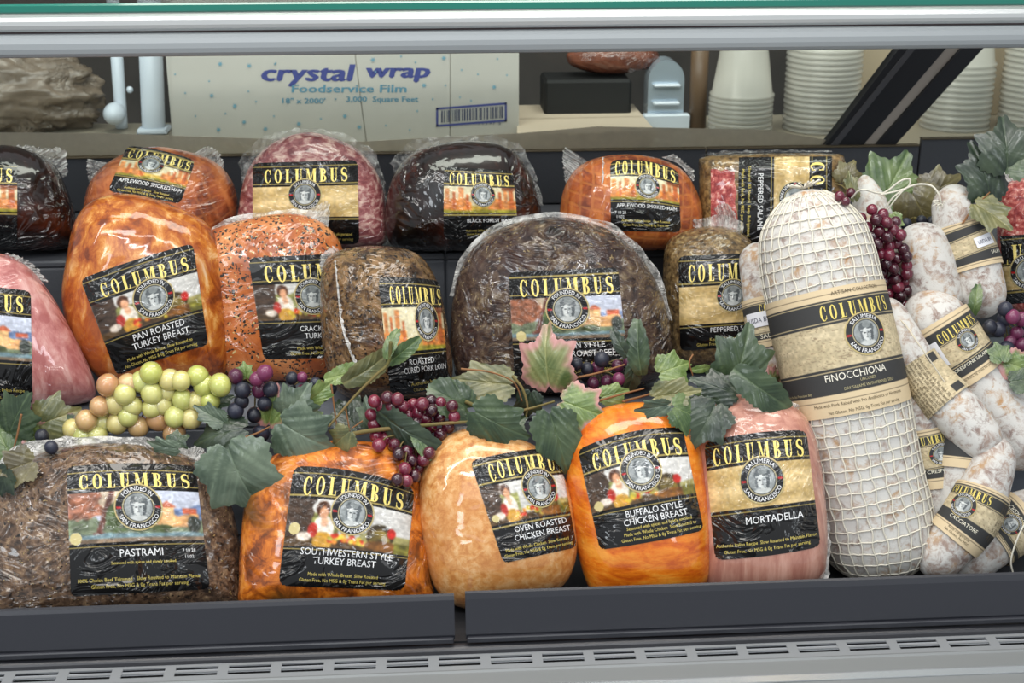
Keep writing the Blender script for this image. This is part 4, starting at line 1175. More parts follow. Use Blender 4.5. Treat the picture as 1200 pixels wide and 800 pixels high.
# bumper and grille
def extr(name, prof, mat, parent=None, x0=X0, x1=X1, smooth=False):
    n = len(prof)
    V = np.array([(x, y, z) for x in (x0, x1) for (y, z) in prof])
    return mesh_ob(name, V, [[k, (k + 1) % n, n + (k + 1) % n, n + k] for k in range(n)] + [list(range(n)), list(range(n, 2 * n))[::-1]], mat, parent, smooth=smooth)
def yz(py, z): return float(atZ(600, py, z)[1])
yb0, yb1 = yz(748, .001), yz(757, .001)
t = thing('bumper_strip', (0, yb0, -.012), 'rounded black bumper running between price rails and vent grille', 'bumper')
rr = (yb0 - yb1) / 2
prof = [(yb0 + .004, -.012)] + [((yb0 + yb1) / 2 + rr * math.cos(a), -.004 + .005 * math.sin(a)) for a in np.linspace(0, PI, 10)] + [(yb1, -.012)]
extr('bumper_profile', prof, plain('bumper', (.20, .20, .215), .28), t, smooth=False)
zg = -.006
yg0, yg1 = yz(762, zg), yz(783, zg)
tg = thing('vent_grille', (0, (yg0 + yg1) / 2, zg), 'brushed steel front ledge with a row of slotted air vents', 'grille')
# sheet with real slots: period .050
mb = MB()
per, sl = .0500, .040
rows = [yg0, yg0 - (yg0 - yg1) * .25, yg0 - (yg0 - yg1) * .45, yg0 - (yg0 - yg1) * .54, yg0 - (yg0 - yg1) * .74, yg1]
nx = int((X1 - X0) / per)
def slab(x0, x1, ya, yb_):
    mb.box(x0, x1, min(ya, yb_), max(ya, yb_), zg - .0015, zg, 0)
for k in (0, 2, 4): slab(X0, X1, rows[k], rows[k + 1])
for k in (1, 3):
    for i in range(nx + 1):
        x = X0 + i * per
        slab(x, x + per - sl, rows[k], rows[k + 1])
mb.build('vent_sheet', m_steel, tg, smooth=False)
flatbox('vent_trough', X0, X1, yg1 - .001, yg0 + .001, zg - .02, zg - .012, m_darkgap, tg)
yf2 = yz(830, zg)
prof = [(yg1, zg), (yg1 - .002, zg + .002), (yg1 - .004, zg + .0022), (yg1 - .0055, zg + .0005), (yf2, zg - .001), (yf2, zg - .006), (yg1, zg - .006)]
extr('front_ledge', prof, m_steel2, tg)
yl = yz(803, zg)
extr('ledge_trim', [(yl, zg + .0012), (yl - .004, zg + .0025), (yl - .012, zg + .0012), (yl - .012, zg), (yl, zg)], plain('trim_metal', (.86, .87, .88), .2, .8), tg)

# canopy rails and glass shelf above
YR = .30
def zr(py): return float(atY(600, py, YR)[2])
t = thing('canopy_rail', (0, YR, zr(62)), 'pale brushed metal rail across the top of the case', 'rail')
def roundprof(y, z0, z1, d, n=8):
    P = []
    for a in np.linspace(-PI / 2, PI / 2, n):
        P.append((y - d * math.cos(a), (z0 + z1) / 2 + (z1 - z0) / 2 * math.sin(a)))
    return P + [(y + .01, z1), (y + .01, z0)]
extr('lower_rail', roundprof(YR, zr(62), zr(34.5), .008), plain('rail_satin', (.57, .59, .60), .55, .2), t, smooth=False)
extr('upper_rail', roundprof(YR, zr(32.5), zr(11), .009), plain('rail_bright', (.74, .75, .75), .4, .4), t, smooth=False)
extr('joint_line', [(YR + .001, zr(34.5)), (YR + .001, zr(32.5)), (YR + .01, zr(32.5)), (YR + .01, zr(34.5))], plain('joint', (.30, .24, .24), .5), t)
t = thing('glass_shelf', (0, YR + .1, zr(9)), 'thick green-edged glass shelf resting on the metal rail', 'shelf')
extr('glass_edge', [(YR - .010, zr(10)), (YR - .012, zr(8)), (YR - .012, zr(1)), (YR - .010, zr(-1)), (YR - .008, zr(-1)), (YR - .008, zr(10))], m_green, t)
def panemat(name, tint=(.92, .97, .95)):
    m, nt, p_ = newmat(name)
    tr = nd(nt, 'ShaderNodeBsdfTransparent'); tr.inputs[0].default_value = tint + (1,)
    gl = nd(nt, 'ShaderNodeBsdfGlossy'); gl.inputs['Roughness'].default_value = .02
    fr = nd(nt, 'ShaderNodeFresnel', IOR=1.35)
    s = nd(nt, 'ShaderNodeMixShader'); nt.links.new(fr.outputs[0], s.inputs[0]); nt.links.new(tr.outputs[0], s.inputs[1]); nt.links.new(gl.outputs[0], s.inputs[2])
    nt.links.new(s.outputs[0], nt.nodes['Material Output'].inputs[0])
    return m
m_pane = panemat('clear_pane')
flatbox('glass_pane', X0, X1, YR - .008, YR + .22, zr(10), zr(-1), m_pane, t, .0005)

# rear sliding doors (leaning glass) with their frames
DB, DT = np.array((0, .688, .337)), np.array((0, .600, .600))
dn = np.cross(np.array((1., 0, 0)), DT - DB); dn /= np.linalg.norm(dn)
if dn[1] > 0: dn = -dn
def atdoor(px, py, off=0.):
    r = ray(px, py); o = DB + dn * off
    return CAM + r * (((o - CAM) @ dn) / (r @ dn))[..., None]
def slabpoly(name, poly, off, thick, mat, parent=None, org=None):
    P = np.array(poly, float)
    A = atdoor(P[:, 0], P[:, 1], off); B = A - dn * thick
    n = len(P)
    return mesh_ob(name, np.concatenate([A, B]), [list(range(n)), list(range(2 * n - 1, n - 1, -1))] + [[k, (k + 1) % n, n + (k + 1) % n, n + k] for k in range(n)], mat, parent, org, smooth=False)
d1 = thing('window_1', (float(atdoor(500, 186)[0]), .688, .337), 'wide clear rear pane of the case in front of the cartons', 'window'); d1['kind'] = 'structure'
slabpoly('pane', [(-150, 189), (968, 180), (1085, 40), (-150, 40)], 0, .004, m_pane, d1)
d2 = thing('window_2', (float(atdoor(1120, 178)[0]), .688, .337), 'clear rear pane right of the slanting black frame bars', 'window'); d2['kind'] = 'structure'
slabpoly('pane', [(1040, 179), (1300, 176), (1300, 40), (1160, 40)], 0, .004, m_pane, d2)
m_cond, _nt, _p = newmat('condensation')
_p.inputs['Base Color'].default_value = C4((.86, .83, .77)); _p.inputs['Roughness'].default_value = .8
_tl = nd(_nt, 'ShaderNodeBsdfTranslucent'); _tl.inputs[0].default_value = C4((.93, .90, .84)); _m2 = nd(_nt, 'ShaderNodeMixShader'); _m2.inputs[0].default_value = .65
_nt.links.new(_p.outputs[0], _m2.inputs[1]); _nt.links.new(_tl.outputs[0], _m2.inputs[2])
_t = nd(_nt, 'ShaderNodeBsdfTransparent'); _s = nd(_nt, 'ShaderNodeMixShader'); _n = nd(_nt, 'ShaderNodeTexNoise', Scale=45., Detail=5.)
_c = nd(_nt, 'ShaderNodeTexCoord'); _nt.links.new(_c.outputs['Object'], _n.inputs['Vector'])
_r = nd(_nt, 'ShaderNodeMapRange'); _r.inputs['To Min'].default_value = .55; _r.inputs['To Max'].default_value = .9
_nt.links.new(_n.outputs['Fac'], _r.inputs['Value']); _nt.links.new(_r.outputs[0], _s.inputs[0]); _nt.links.new(_t.outputs[0], _s.inputs[1]); _nt.links.new(_m2.outputs[0], _s.inputs[2])
_nt.links.new(_s.outputs[0], _nt.nodes['Material Output'].inputs[0])
slabpoly('condensation', [(-150, 189), (962, 180.5), (975, 165), (900, 152), (700, 148), (610, 156), (420, 166), (230, 160), (120, 156), (-150, 154)], .0006, .0003, m_cond, d1)
fr = thing('door_frame', (float(atdoor(1000, 178)[0]), .69, .337), 'pair of black slanting bars joined by a pale strip in the rear glass', 'frame')
slabpoly('frame_bar', [(960, 180), (1003, 180), (1118, 46), (1062, 46)], .008, .014, m_blk, fr)
slabpoly('frame_groove', [(966, 180), (974, 180), (1082, 46), (1074, 46)], .0095, .0015, plain('bar_edge', (.36, .36, .37), .4), fr)
slabpoly('pale_strip', [(1003, 180), (1018, 180), (1137, 46), (1118, 46)], .004, .008, plain('strip_white', (.78, .74, .69), .4), fr)
slabpoly('frame_bar', [(1018, 180), (1040, 180), (1162, 46), (1137, 46)], .009, .015, m_blk, fr)
slabpoly('sill_track', [(-150, 190.5), (1300, 177.5), (1300, 176), (-150, 188)], .004, .008, plain('track', (.42, .38, .30), .4, .4), fr)

# ------------------------------------------------------------------ behind the case
ct = mesh_ob('counter', [(X0 - .3, .703, .322), (X1 + .3, .703, .322), (X1 + .3, 0.97, .322), (X0 - .3, 0.97, .322), (X0 - .3, .703, .302), (X1 + .3, .703, .302), (X1 + .3, 0.97, .302), (X0 - .3, 0.97, .302)],
             [[0, 1, 2, 3], [4, 5, 6, 7], [0, 1, 5, 4], [1, 2, 6, 5], [2, 3, 7, 6], [3, 0, 4, 7]], plain('counter_top', (.66, .62, .55), .4, var=(6, (.60, .56, .50))), smooth=False)
tag(ct, 'beige work counter behind the display case glass', 'counter', kind='structure')
bw = MB().box(X0 - .3, X1 + .3, 1.46, 1.48, .0, 1.6).build('wall_rear', plain('rear_wall', (.13, .11, .10), .7, var=(5, (.26, .23, .21))), smooth=False)
tag(bw, 'dim brown wall beyond the counter', 'wall', kind='structure')

ZC = .322
def ink(c): return plain('ink', c, .6)
I_BL, I_TE = ink((.30, .33, .60)), ink((.42, .62, .72))
m_card = plain('white_card', (.84, .82, .79), .65, var=(5, (.80, .78, .75)))
YB = .80
def cx(px): return float(atY(px, 120, YB)[0])
t = thing('plastic_wrap_carton', (cx(400), YB + .08, ZC), 'white carton printed in blue standing behind the hams', 'box')
H = .21
flatbox('carton_side', cx(198), cx(608), YB + .003, YB + .16, ZC, ZC + H, m_card, t, .001)
def panel(pts, name, off):
    A = np.array([atY(a, b, YB + .003 - off) for a, b in pts]); A[:, 2] = np.clip(A[:, 2], ZC + .0005, None)
    B = A + np.array((0, off, 0)); n = len(A)
    return mesh_ob(name, np.concatenate([A, B]), [list(range(n)), list(range(2 * n - 1, n - 1, -1))] + [[k, (k + 1) % n, n + (k + 1) % n, n + k] for k in range(n)], m_card, t, smooth=False)
panel([(198, 30), (411, 30), (429, 176), (205, 178)], 'carton_flap', .003)
panel([(412.5, 30), (527, 30), (527, 176), (430.5, 176)], 'carton_flap', .003)
panel([(528.5, 30), (608, 30), (608, 160), (528.5, 170)], 'carton_flap', .003)
def cprint(s, px0, px1, py, h, mat, name='lettering', shear=0., bold=0., rot=0.):
    v2, f2, w = text2d(s)
    X = px0 + (px1 - px0) * v2[:, 0] / w + shear * (v2[:, 1]) * h
    Y = py - h * v2[:, 1] + (X - px0) * rot
    mb = MB()
    A = atY(X, Y, YB - .0006)
    B = A + np.array((0, .0006, 0))
    mb.add(A, f2)
    if bold:
        for dx in (-bold, bold):
            mb.add(atY(X + dx, Y, YB - .0005), f2)
        mb.add(atY(X, Y + bold * .7, YB - .00045), f2)
    return mb.build(name, mat, t, smooth=False)
cprint('crystal', 306, 411, 94, 20, I_BL, shear=.22, bold=1.6)
cprint('wrap', 428, 502, 90, 17, I_BL, shear=.22, bold=1.6)
cprint('Foodservice Film', 342, 476, 108, 9.5, I_TE, shear=.05, bold=.5)
cprint("18\" x 2000'", 331, 381, 121, 6.5, I_TE, bold=.3)
cprint('3,000  Square Feet', 406, 490, 119, 6.5, I_TE, bold=.3)
def crect(mb, x0, y0, x1, y1, sl=-.10, o=.0007):
    P = np.array([(x0, y0 + (x0 - 512) * sl), (x1, y0 + (x1 - 512) * sl), (x1, y1 + (x1 - 512) * sl), (x0, y1 + (x0 - 512) * sl)])
    mb.add(atY(P[:, 0], P[:, 1], YB - o), [[0, 1, 2, 3]])
mb = MB()
for r_ in ((511, 126, 594, 128.5), (511, 146, 594, 148.5), (511, 126, 513.5, 148.5), (591.5, 126, 594, 148.5)): crect(mb, *r_, sl=-.075)
mb.build('barcode_frame', I_BL, t, smooth=False)
mb = MB(); x = 517
while x < 588:
    w = random.choice((.7, 1.2, 1.8)); crect(mb, x, 130, x + w, 144, sl=-.075); x += w + random.choice((.8, 1.4, 2.2))
mb.build('barcode', ink((.28, .30, .42)), t, smooth=False)
cprint('71197 5', 560, 587, 146, 4, ink((.35, .38, .5)))
mb = MB()
for (sx, sy) in [(205, 87), (258, 75), (292, 77), (217, 109), (248, 112), (291, 107), (275, 124), (264, 133), (229, 136), (286, 143), (321, 136), (256, 152), (311, 151), (350, 145), (376, 139), (245, 95), (300, 119), (393, 116), (404, 136), (421, 149), (440, 84), (452, 147), (480, 152), (497, 100), (507, 116), (489, 130), (522, 100), (541, 82), (560, 87), (579, 102), (583, 69), (539, 114), (594, 88), (552, 118), (323, 74), (322, 75), (487, 73), (520, 68), (470, 66), (437, 70)]:
    big_ = (sx * 7 + sy) % 3 == 0
    r0 = 3.6 if big_ else 1.8
    a = np.arange(12) * PI / 6
    q = np.where(np.arange(12) % 2 == 0, r0, r0 * .38)
    mb.add(atY(sx + q * np.cos(a), sy + q * np.sin(a), YB - .0008), [list(range(12))])
mb.build('printed_stars', ink((.50, .68, .76)), t, smooth=False)

# flat beige box, tray coloured as deep shadow with orange thing, white appliance
def worldbox(name, px0, px1, pytop, y0, y1, mat, label, cat, hz=None, bev=.002, rot=0.):
    xa, xb = float(atY(px0, 140, y0)[0]), float(atY(px1, 140, y0)[0])
    h = hz if hz else float(atY(600, pytop, y0)[2]) - ZC
    tt = thing(name, ((xa + xb) / 2, (y0 + y1) / 2, ZC), label, cat)
    return tt, xa, xb, h
tt, xa, xb, h = worldbox('flat_box', 612, 768, 152, .77, .95, None, 'low flat beige box lying right of the printed carton', 'box', hz=.022)
A = atZ(np.array((606, 768, 742, 606)), np.array((158, 153, 122, 123)), ZC + .022)
B = A.copy(); B[:, 2] = ZC + .0002
mesh_ob('box_lid', np.concatenate([A, B]), [[0, 1, 2, 3], [7, 6, 5, 4], [0, 1, 5, 4], [1, 2, 6, 5], [2, 3, 7, 6], [3, 0, 4, 7]], plain('beige_card', (.84, .77, .68), .7), tt, smooth=False)
A2 = A.copy(); A2[:, 2] += .0008
mesh_ob('lid_seam', [A2[0] * .5 + A2[3] * .5, A2[1] * .5 + A2[2] * .5, A2[1] * .49 + A2[2] * .51, A2[0] * .49 + A2[3] * .51], [[0, 1, 2, 3]], plain('seam', (.72, .64, .55), .8), tt, smooth=False)

tt = thing('wrapped_meat', tuple(atZ(720, 92, ZC + .05)), 'reddish brown wrapped joint on a tray coloured as deep shadow far behind the glass', 'meat')
YM = float(atZ(720, 108, ZC)[1])
xm = float(atY(702, 90, .92)[0])
tt.location = (xm, .925, ZC); tt['o'] = [xm, .925, ZC]
flatbox('tray', xm - .085, xm + .045, .885, .965, ZC, ZC + .072, m_darkgap, tt, .004)  # near-black colour stands in for the deep shadow here
u, v = np.meshgrid(np.linspace(0, 2 * PI, 40, endpoint=False), np.linspace(0, PI, 20))
rr_ = 1 + .12 * (fbm(u * 1.2, v * 3, 3) - .5)
V = np.stack([xm + .02 + .07 * rr_ * np.sin(v) * np.cos(u), .925 + .035 * rr_ * np.sin(v) * np.sin(u), ZC + .072 + .026 + .024 * rr_ * np.cos(v)], -1)
mesh_ob('joint', V.reshape(-1, 3), gridfaces(40, 20, True), meat('far_joint', [(.3, (.30, .14, .10)), (.7, (.52, .30, .22))], 20, wr=(20, .5)), tt)

m_wht = plain('white_enamel', (.85, .88, .92), .35)
def white_stand(px, py0, py1, Y, r, label, knob):
    a = atY(px, py0, Y); b = atY(px, py1, Y)
    tt = thing('white_dispenser' if knob else 'white_post', (b[0], b[1], ZC), label, 'dispenser' if knob else 'post')
    mb = MB().tube(np.array([(b[0], b[1], ZC + .001), (b[0], b[1], ZC + .01), (a[0], a[1], a[2] + .1)]), r, 20)
    mb.build('post', m_wht, tt)
    if knob:
        c = atY(134, 133, Y - .03)
        MB().sphere(c, .016, 20, 12, (1, 1.5, 1)).build('knob', m_wht, tt)
        MB().sphere(atY(152, 105, Y - .02), .005, 12, 8).build('button', m_wht, tt)
    else:
        MB().box(b[0] - r * 1.3, b[0] + r * 1.3, b[1] - r * 1.3, b[1] + r * 1.3, ZC, ZC + .008, .002).build('foot', m_wht, tt)
white_stand(139, 70, 110, .93, .009, 'white post with a round knob beside the plastic bag', True)
white_stand(181, 70, 160, .90, .017, 'thick white post touching the left end of the printed carton', False)

# white arched appliance
xa = float(atY(778, 120, .90)[0])
tt = thing('paper_holder', (xa, .90, ZC), 'shiny white arched holder between the flat box and the cups', 'holder')
prof = []
w_, h_ = .027, .10
P = [(-w_, 0)] + [(-w_ * math.cos(a), h_ - .03 + .03 * math.sin(a)) for a in np.linspace(0, PI, 14)] + [(w_, 0)]
P = np.array(P); n = len(P)
V = np.concatenate([np.column_stack([xa + P[:, 0], np.full(n, .885), ZC + P[:, 1]]), np.column_stack([xa + P[:, 0], np.full(n, .925), ZC + P[:, 1]])])
mesh_ob('holder_body', V, [list(range(n)), list(range(2 * n - 1, n - 1, -1))] + [[k, (k + 1) % n, n + (k + 1) % n, n + k] for k in range(n)], plain('chrome', (.80, .85, .90), .2, .6), tt, smooth=False)
flatbox('shelf_plate', xa - .02, xa + .02, .872, .885, ZC + .035, ZC + .04, m_wht, tt)
flatbox('shelf_plate', xa - .02, xa + .02, .872, .885, ZC + .062, ZC + .066, m_wht, tt)
flatbox('foot_plate', xa - .035, xa + .035, .868, .885, ZC, ZC + .022, m_wht, tt)
xb_ = float(atY(818, 120, .88)[0])
tt = thing('brown_jar', (xb_, .88, ZC), 'narrow brown jar beside the first stack of cups', 'jar')
MB().tube(np.array([(xb_, .88, ZC), (xb_, .88, ZC + .13)]), .013, 18).build('jar_body', plain('jar', (.42, .33, .25), .4), tt)
MB().tube(np.array([(xb_, .88, ZC + .1305), (xb_, .88, ZC + .142)]), .015, 18).build('jar_lid', plain('jar_lid', (.30, .28, .28), .4), tt)

# plastic bag
bp = atY(40, 120, .92)
tt = thing('plastic_bag', (bp[0], .92, ZC), 'crumpled translucent brown plastic bag at the left behind the glass', 'bag')
u, v = np.meshgrid(np.linspace(0, 2 * PI, 90, endpoint=False), np.linspace(0.02, PI, 50))
rr_ = 1 + .55 * (fbm(u * 2.2 + 3, v * 4, 3, 4) - .5) + .12 * (fbm(u * 9, v * 12, 9, 2) - .5)
V = np.stack([bp[0] - .035 + .13 * rr_ * np.sin(v) * np.cos(u), .93 + .06 * rr_ * np.sin(v) * np.sin(u), ZC + .052 + .062 * rr_ * np.cos(v)], -1)
V[..., 2] = np.maximum(V[..., 2], ZC + .0005)
mesh_ob('bag_film', V.reshape(-1, 3), gridfaces(90, 50, True), clearfilm('bag_plastic', .8, (.52, .46, .40), .3, 25, .2), tt)
V2 = V * 1.0
V = np.stack([bp[0] - .035 + .075 * np.sin(v) * np.cos(u), .94 + .04 * np.sin(v) * np.sin(u), ZC + .036 + .034 * np.cos(v)], -1)
mesh_ob('bag_contents', V.reshape(-1, 3), gridfaces(90, 50, True), plain('bread', (.50, .42, .34), .8), tt)

# stacks of plastic cups
m_cup, _nt, _p = newmat('cup_plastic')
_p.inputs['Base Color'].default_value = C4((.86, .84, .80)); _p.inputs['Roughness'].default_value = .25
_t = nd(_nt, 'ShaderNodeBsdfTransparent'); _s = nd(_nt, 'ShaderNodeMixShader'); _s.inputs[0].default_value = .55
_nt.links.new(_t.outputs[0], _s.inputs[1]); _nt.links.new(_p.outputs[0], _s.inputs[2]); _nt.links.new(_s.outputs[0], _nt.nodes['Material Output'].inputs[0])
def cup_mesh(r0, r1, h):
    """upside-down tapered tub: rim at the bottom"""
    pr = [(r1 * 1.06, 0), (r1 * 1.08, .002), (r1 * 1.06, .0045), (r1, .006), (r0, h * .96), (r0 * .93, h), (r0 * .5, h), (0.0005, h)]
    a = np.arange(36) * 2 * PI / 36
    V = np.array([[(r * math.cos(x), r * math.sin(x), z) for x in a] for r, z in pr]).reshape(-1, 3)
    return V, gridfaces(36, len(pr), True)
def stack(px, Y, r0, r1, h, n, gap, grp, label, dirt=0):
    bx = float(atY(px, 130, Y)[0])
    V, fs = cup_mesh(r0, r1, h)
    me0 = None
    for k in range(n):
        if me0 is None:
            o = mesh_ob('plastic_cup', V + np.array((bx, Y, ZC)), fs, m_cup, org=(bx, Y, ZC)); me0 = o
        else:
            o = me0.copy(); COL.objects.link(o); o.location = (bx + U(-.0006, .0006), Y + U(-.0006, .0006), ZC + k * gap)
        NUM = 'lowest second third fourth fifth sixth seventh eighth ninth tenth eleventh twelfth thirteenth fourteenth fifteenth sixteenth seventeenth eighteenth'.split()
        lb = label.replace('clear plastic nested cup in', ('topmost' if k == n - 1 else NUM[k]) + (' clear cup of' if k in (0, n - 1) else ' clear cup from the bottom of'))
        tag(o, lb, 'cup', grp)
stack(868, .84, .034, .044, .075, 9, .0068, 'clear cups in the first stack', 'clear plastic nested cup in the short stack right of the holder')
stack(962, .86, .040, .052, .080, 16, .0078, 'clear cups in the ribbed tall stack', 'clear plastic nested cup in the tall stack left of the slanting bars')
stack(1120, .86, .038, .048, .080, 12, .0085, 'clear cups right of the bars', 'clear plastic nested cup in the stack right of the slanting bars')
stack(1215, .84, .044, .052, .080, 18, .0085, 'clear cups at the picture edge', 'clear plastic nested cup in the stack at the right picture edge')
bx = float(atY(1160, 120, .95)[0])
tt = thing('cup_carton', (bx, .955, ZC), 'tall tan carton behind the cups right of the slanting bars', 'box')
flatbox('carton_side', bx - .22, bx + .2, .945, .968, ZC, ZC + .24, plain('tan_card', (.74, .67, .57), .7), tt)
flatbox('carton_lid', bx - .222, bx + .202, .943, .9695, ZC + .2402, ZC + .246, plain('tan_lid', (.70, .63, .53), .7), tt)

# ------------------------------------------------------------------ grapes and leaves
BV = BVHTree.FromPolygons(np.concatenate(BVHP).tolist(), BVHF)
def depthpt(px, py, Y, gap=.012, r=0., raw=False):
    """point on the pixel ray at plane Y, pulled forward if a meat stands in front of it"""
    d = ray(px, py); L = np.linalg.norm(d); dn_ = d / L
    lam = (Y - CAM[1]) / dn_[1]
    for k in range(0 if raw else 9):
        a = k * PI / 4
        q = (px + (r * math.cos(a) if k else 0), py + (r * math.sin(a) if k else 0))
        e = ray(*q); e = e / np.linalg.norm(e)
        hit = BV.ray_cast(Vector(CAM), Vector(e), 3.0)
        if hit[0] is not None and hit[3] - gap < lam: lam = hit[3] - gap
    return CAM + dn_ * lam

m_grapes = {}
def grapemat(name, cols, sub, rough, coat):
    m, nt, p_ = newmat(name)
    oi = nd(nt, 'ShaderNodeObjectInfo')
    tc = nd(nt, 'ShaderNodeTexCoord')
    n = nd(nt, 'ShaderNodeTexNoise', Scale=60., Detail=2.); nt.links.new(tc.outputs['Object'], n.inputs['Vector'])
    ad = nd(nt, 'ShaderNodeMath', operation='MULTIPLY_ADD'); ad.inputs[1].default_value = .45
    nt.links.new(n.outputs['Fac'], ad.inputs[0])
    s = nd(nt, 'ShaderNodeMath', operation='MULTIPLY'); s.inputs[1].default_value = .75; nt.links.new(oi.outputs['Random'], s.inputs[0])
    nt.links.new(s.outputs[0], ad.inputs[2])
    r = ramp(nt, cols); nt.links.new(ad.outputs[0], r.inputs[0])
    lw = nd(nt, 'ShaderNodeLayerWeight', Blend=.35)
    dk_ = mix(nt, r.outputs[0], (.45, .42, .2, 1), lw.outputs['Facing'], 'MULTIPLY') if sub >= .4 else r.outputs[0]  # pale grapes: rim shading put into the colour to look translucent
    nt.links.new(dk_, p_.inputs['Base Color'])
    p_.inputs['Roughness'].default_value = rough
    p_.inputs['Subsurface Weight'].default_value = sub
    p_.inputs['Subsurface Radius'].default_value = (.012, .01, .004)
    p_.inputs['Subsurface Scale'].default_value = 1.
    p_.inputs['Coat Weight'].default_value = coat
    p_.inputs['Coat Roughness'].default_value = .12
    return m
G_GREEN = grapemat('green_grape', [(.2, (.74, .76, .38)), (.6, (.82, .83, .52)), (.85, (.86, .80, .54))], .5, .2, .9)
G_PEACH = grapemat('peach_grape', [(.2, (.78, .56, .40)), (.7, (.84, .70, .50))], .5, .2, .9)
G_RED = grapemat('red_grape', [(.2, (.17, .05, .10)), (.55, (.31, .08, .15)), (.9, (.47, .14, .23))], .15, .2, .8)
G_DARK = grapemat('dark_grape', [(.2, (.09, .10, .14)), (.9, (.17, .18, .24))], 0, .45, .1)
G_PURP = grapemat('purple_grape', [(.2, (.30, .12, .22)), (.9, (.45, .18, .32))], 0, .35, .3)
_gm = {}
def grape(parent, c, r, mat, base):
    key = mat.name
    if key not in _gm:
        mb = MB().sphere((0, 0, 0), 1., 20, 13)
        V = np.concatenate(mb.v)
        me = bpy.data.meshes.new('grape'); me.from_pydata(V.tolist(), [], mb.f); me.materials.append(mat)
        me.polygons.foreach_set('use_smooth', np.ones(len(me.polygons), dtype=bool))
        _gm[key] = me
    o = bpy.data.objects.new('grape', _gm[key]); COL.objects.link(o)
    o.parent = parent
    o.location = np.asarray(c) - base
    o.scale = (r, r, r * U(1.0, 1.12)); o.rotation_euler = (U(-.5, .5), U(-.5, .5), U(0, 3))
    return o
m_stem = plain('vine_stem', (.48, .40, .24), .8, bump=(200, .5, .001), var=(30, (.36, .36, .18)))
m_twig = plain('brown_twig', (.52, .36, .22), .8, bump=(200, .5, .001))

def bunch(label, items, rpx, Y, defmat, mats={}, raw=False):
    cx_ = np.mean([i[0] for i in items]); cy_ = np.mean([i[1] for i in items])
    rw = rpx * 1.37 / F
    pts = [depthpt(i[0], i[1], Y + (i[3] if len(i) > 3 else U(-.006, .006)), gap=rw * 1.05, r=rpx * .7, raw=raw) for i in items]
    b = np.mean(pts, axis=0); b[2] = min(q[2] for q in pts) - rw
    t = thing('grape_bunch', b, label, 'grapes')
    t_st = MB()
    mid = np.mean(pts, axis=0) + np.array((0, .03, 0))
    for i, q in zip(items, pts):
        dep = (q - CAM) @ FW
        r = (i[4] if len(i) > 4 else rpx * U(.93, 1.07)) * dep / F
        grape(t, q, r, mats.get(i[2], defmat) if len(i) > 2 and i[2] else defmat, b)
        a = np.array(q) + np.array((0, r * .6, 0))
        e_ = a + (mid - a) * min(1., .03 / (np.linalg.norm(mid - a) + 1e-6)); e_[1] = a[1] + .012
        t_st.tube(np.array([a, (a + e_) / 2 + np.array((0, .002, .002)), e_]), .0008, 4)
    t_st.build('stalks', m_stem, t)
    return t
MT = {'p': G_PURP, 'd': G_DARK, 'o': G_PEACH, 'r': G_RED}
green = [(177, 437), (126, 451, 'o'), (150, 450, 'o'), (199, 445), (212, 446), (232, 441), (258, 451), (117, 476, 'o'), (135, 473), (155, 476), (178, 460), (196, 458), (214, 468), (101, 493, 'o'), (120, 496), (137, 496), (162, 500, 'o'), (185, 491, 'o'), (205, 488), (224, 490), (86, 503), (98, 512), (240, 452), (178, 478), (204, 507, 'o'), (146, 462), (166, 447), (230, 470), (246, 470), (190, 474), (114, 510), (150, 488)]
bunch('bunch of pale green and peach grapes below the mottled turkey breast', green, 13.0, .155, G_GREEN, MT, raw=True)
bunch('small bunch of dark berries beside the green grapes', [(276, 441, 'p'), (301, 444, 'p'), (310, 437, 'p'), (284, 457, 'd'), (304, 457, 'p'), (283, 470, 'd'), (276, 481, 'd'), (310, 473, 'd'), (298, 486, 'd'), (317, 456, 'd'), (306, 507, 'd')], 9.2, .15, G_DARK, MT)
bunch('few dark berries in front of the cracked pepper turkey', [(342, 443, 'd', 0, 7.5), (354, 442, 'p', 0, 6.5), (354, 457, 'p', 0, 6.5), (341, 455, 'd', .01, 6), (370, 449, 'd', 0, 7), (388, 455, 'd', .01, 7), (379, 464, 'r', .01, 7)], 7.5, .165, G_DARK, MT)
rnd = random.Random(5)
def fill(poly, r, n, seed):
    rn = random.Random(seed); out = []
    P = poly; xs_ = [q[0] for q in P]; ys_ = [q[1] for q in P]
    def inside(x, y):
        c = False; j = len(P) - 1
        for i in range(len(P)):
            if (P[i][1] > y) != (P[j][1] > y) and x < (P[j][0] - P[i][0]) * (y - P[i][1]) / (P[j][1] - P[i][1]) + P[i][0]: c = not c
            j = i
        return c
    for _ in range(6000):
        x, y = rn.uniform(min(xs_), max(xs_)), rn.uniform(min(ys_), max(ys_))
        if inside(x, y) and all((x - a[0]) ** 2 + (y - a[1]) ** 2 > (1.35 * r) ** 2 for a in out):
            out.append((x, y, None, rn.uniform(-.008, .008)))
            if len(out) >= n: break
    return out
bunch('dark red grape bunch hanging between turkey and tan chicken breast', fill([(436, 466), (505, 465), (540, 480), (530, 500), (512, 515), (495, 545), (478, 572), (465, 568), (468, 535), (440, 520), (434, 490)], 7.8, 62, 4), 7.8, .13, G_RED, MT)
bunch('small cluster of black and red berries above the orange chicken breast', [(675, 426, 'd'), (688, 432, 'd'), (665, 428, 'd', .01), (705, 421, 'd', 0, 9), (678, 455, 'd', 0, 9.5), (666, 447, 'd'), (667, 459, 'd'), (695, 449, 'p'), (711, 447, 'p'), (725, 444, 'p'), (737, 423, 'p'), (724, 429, 'p', .01), (700, 431, 'p', .01), (686, 441, 'd', .015)], 7.6, .17, G_DARK, MT)
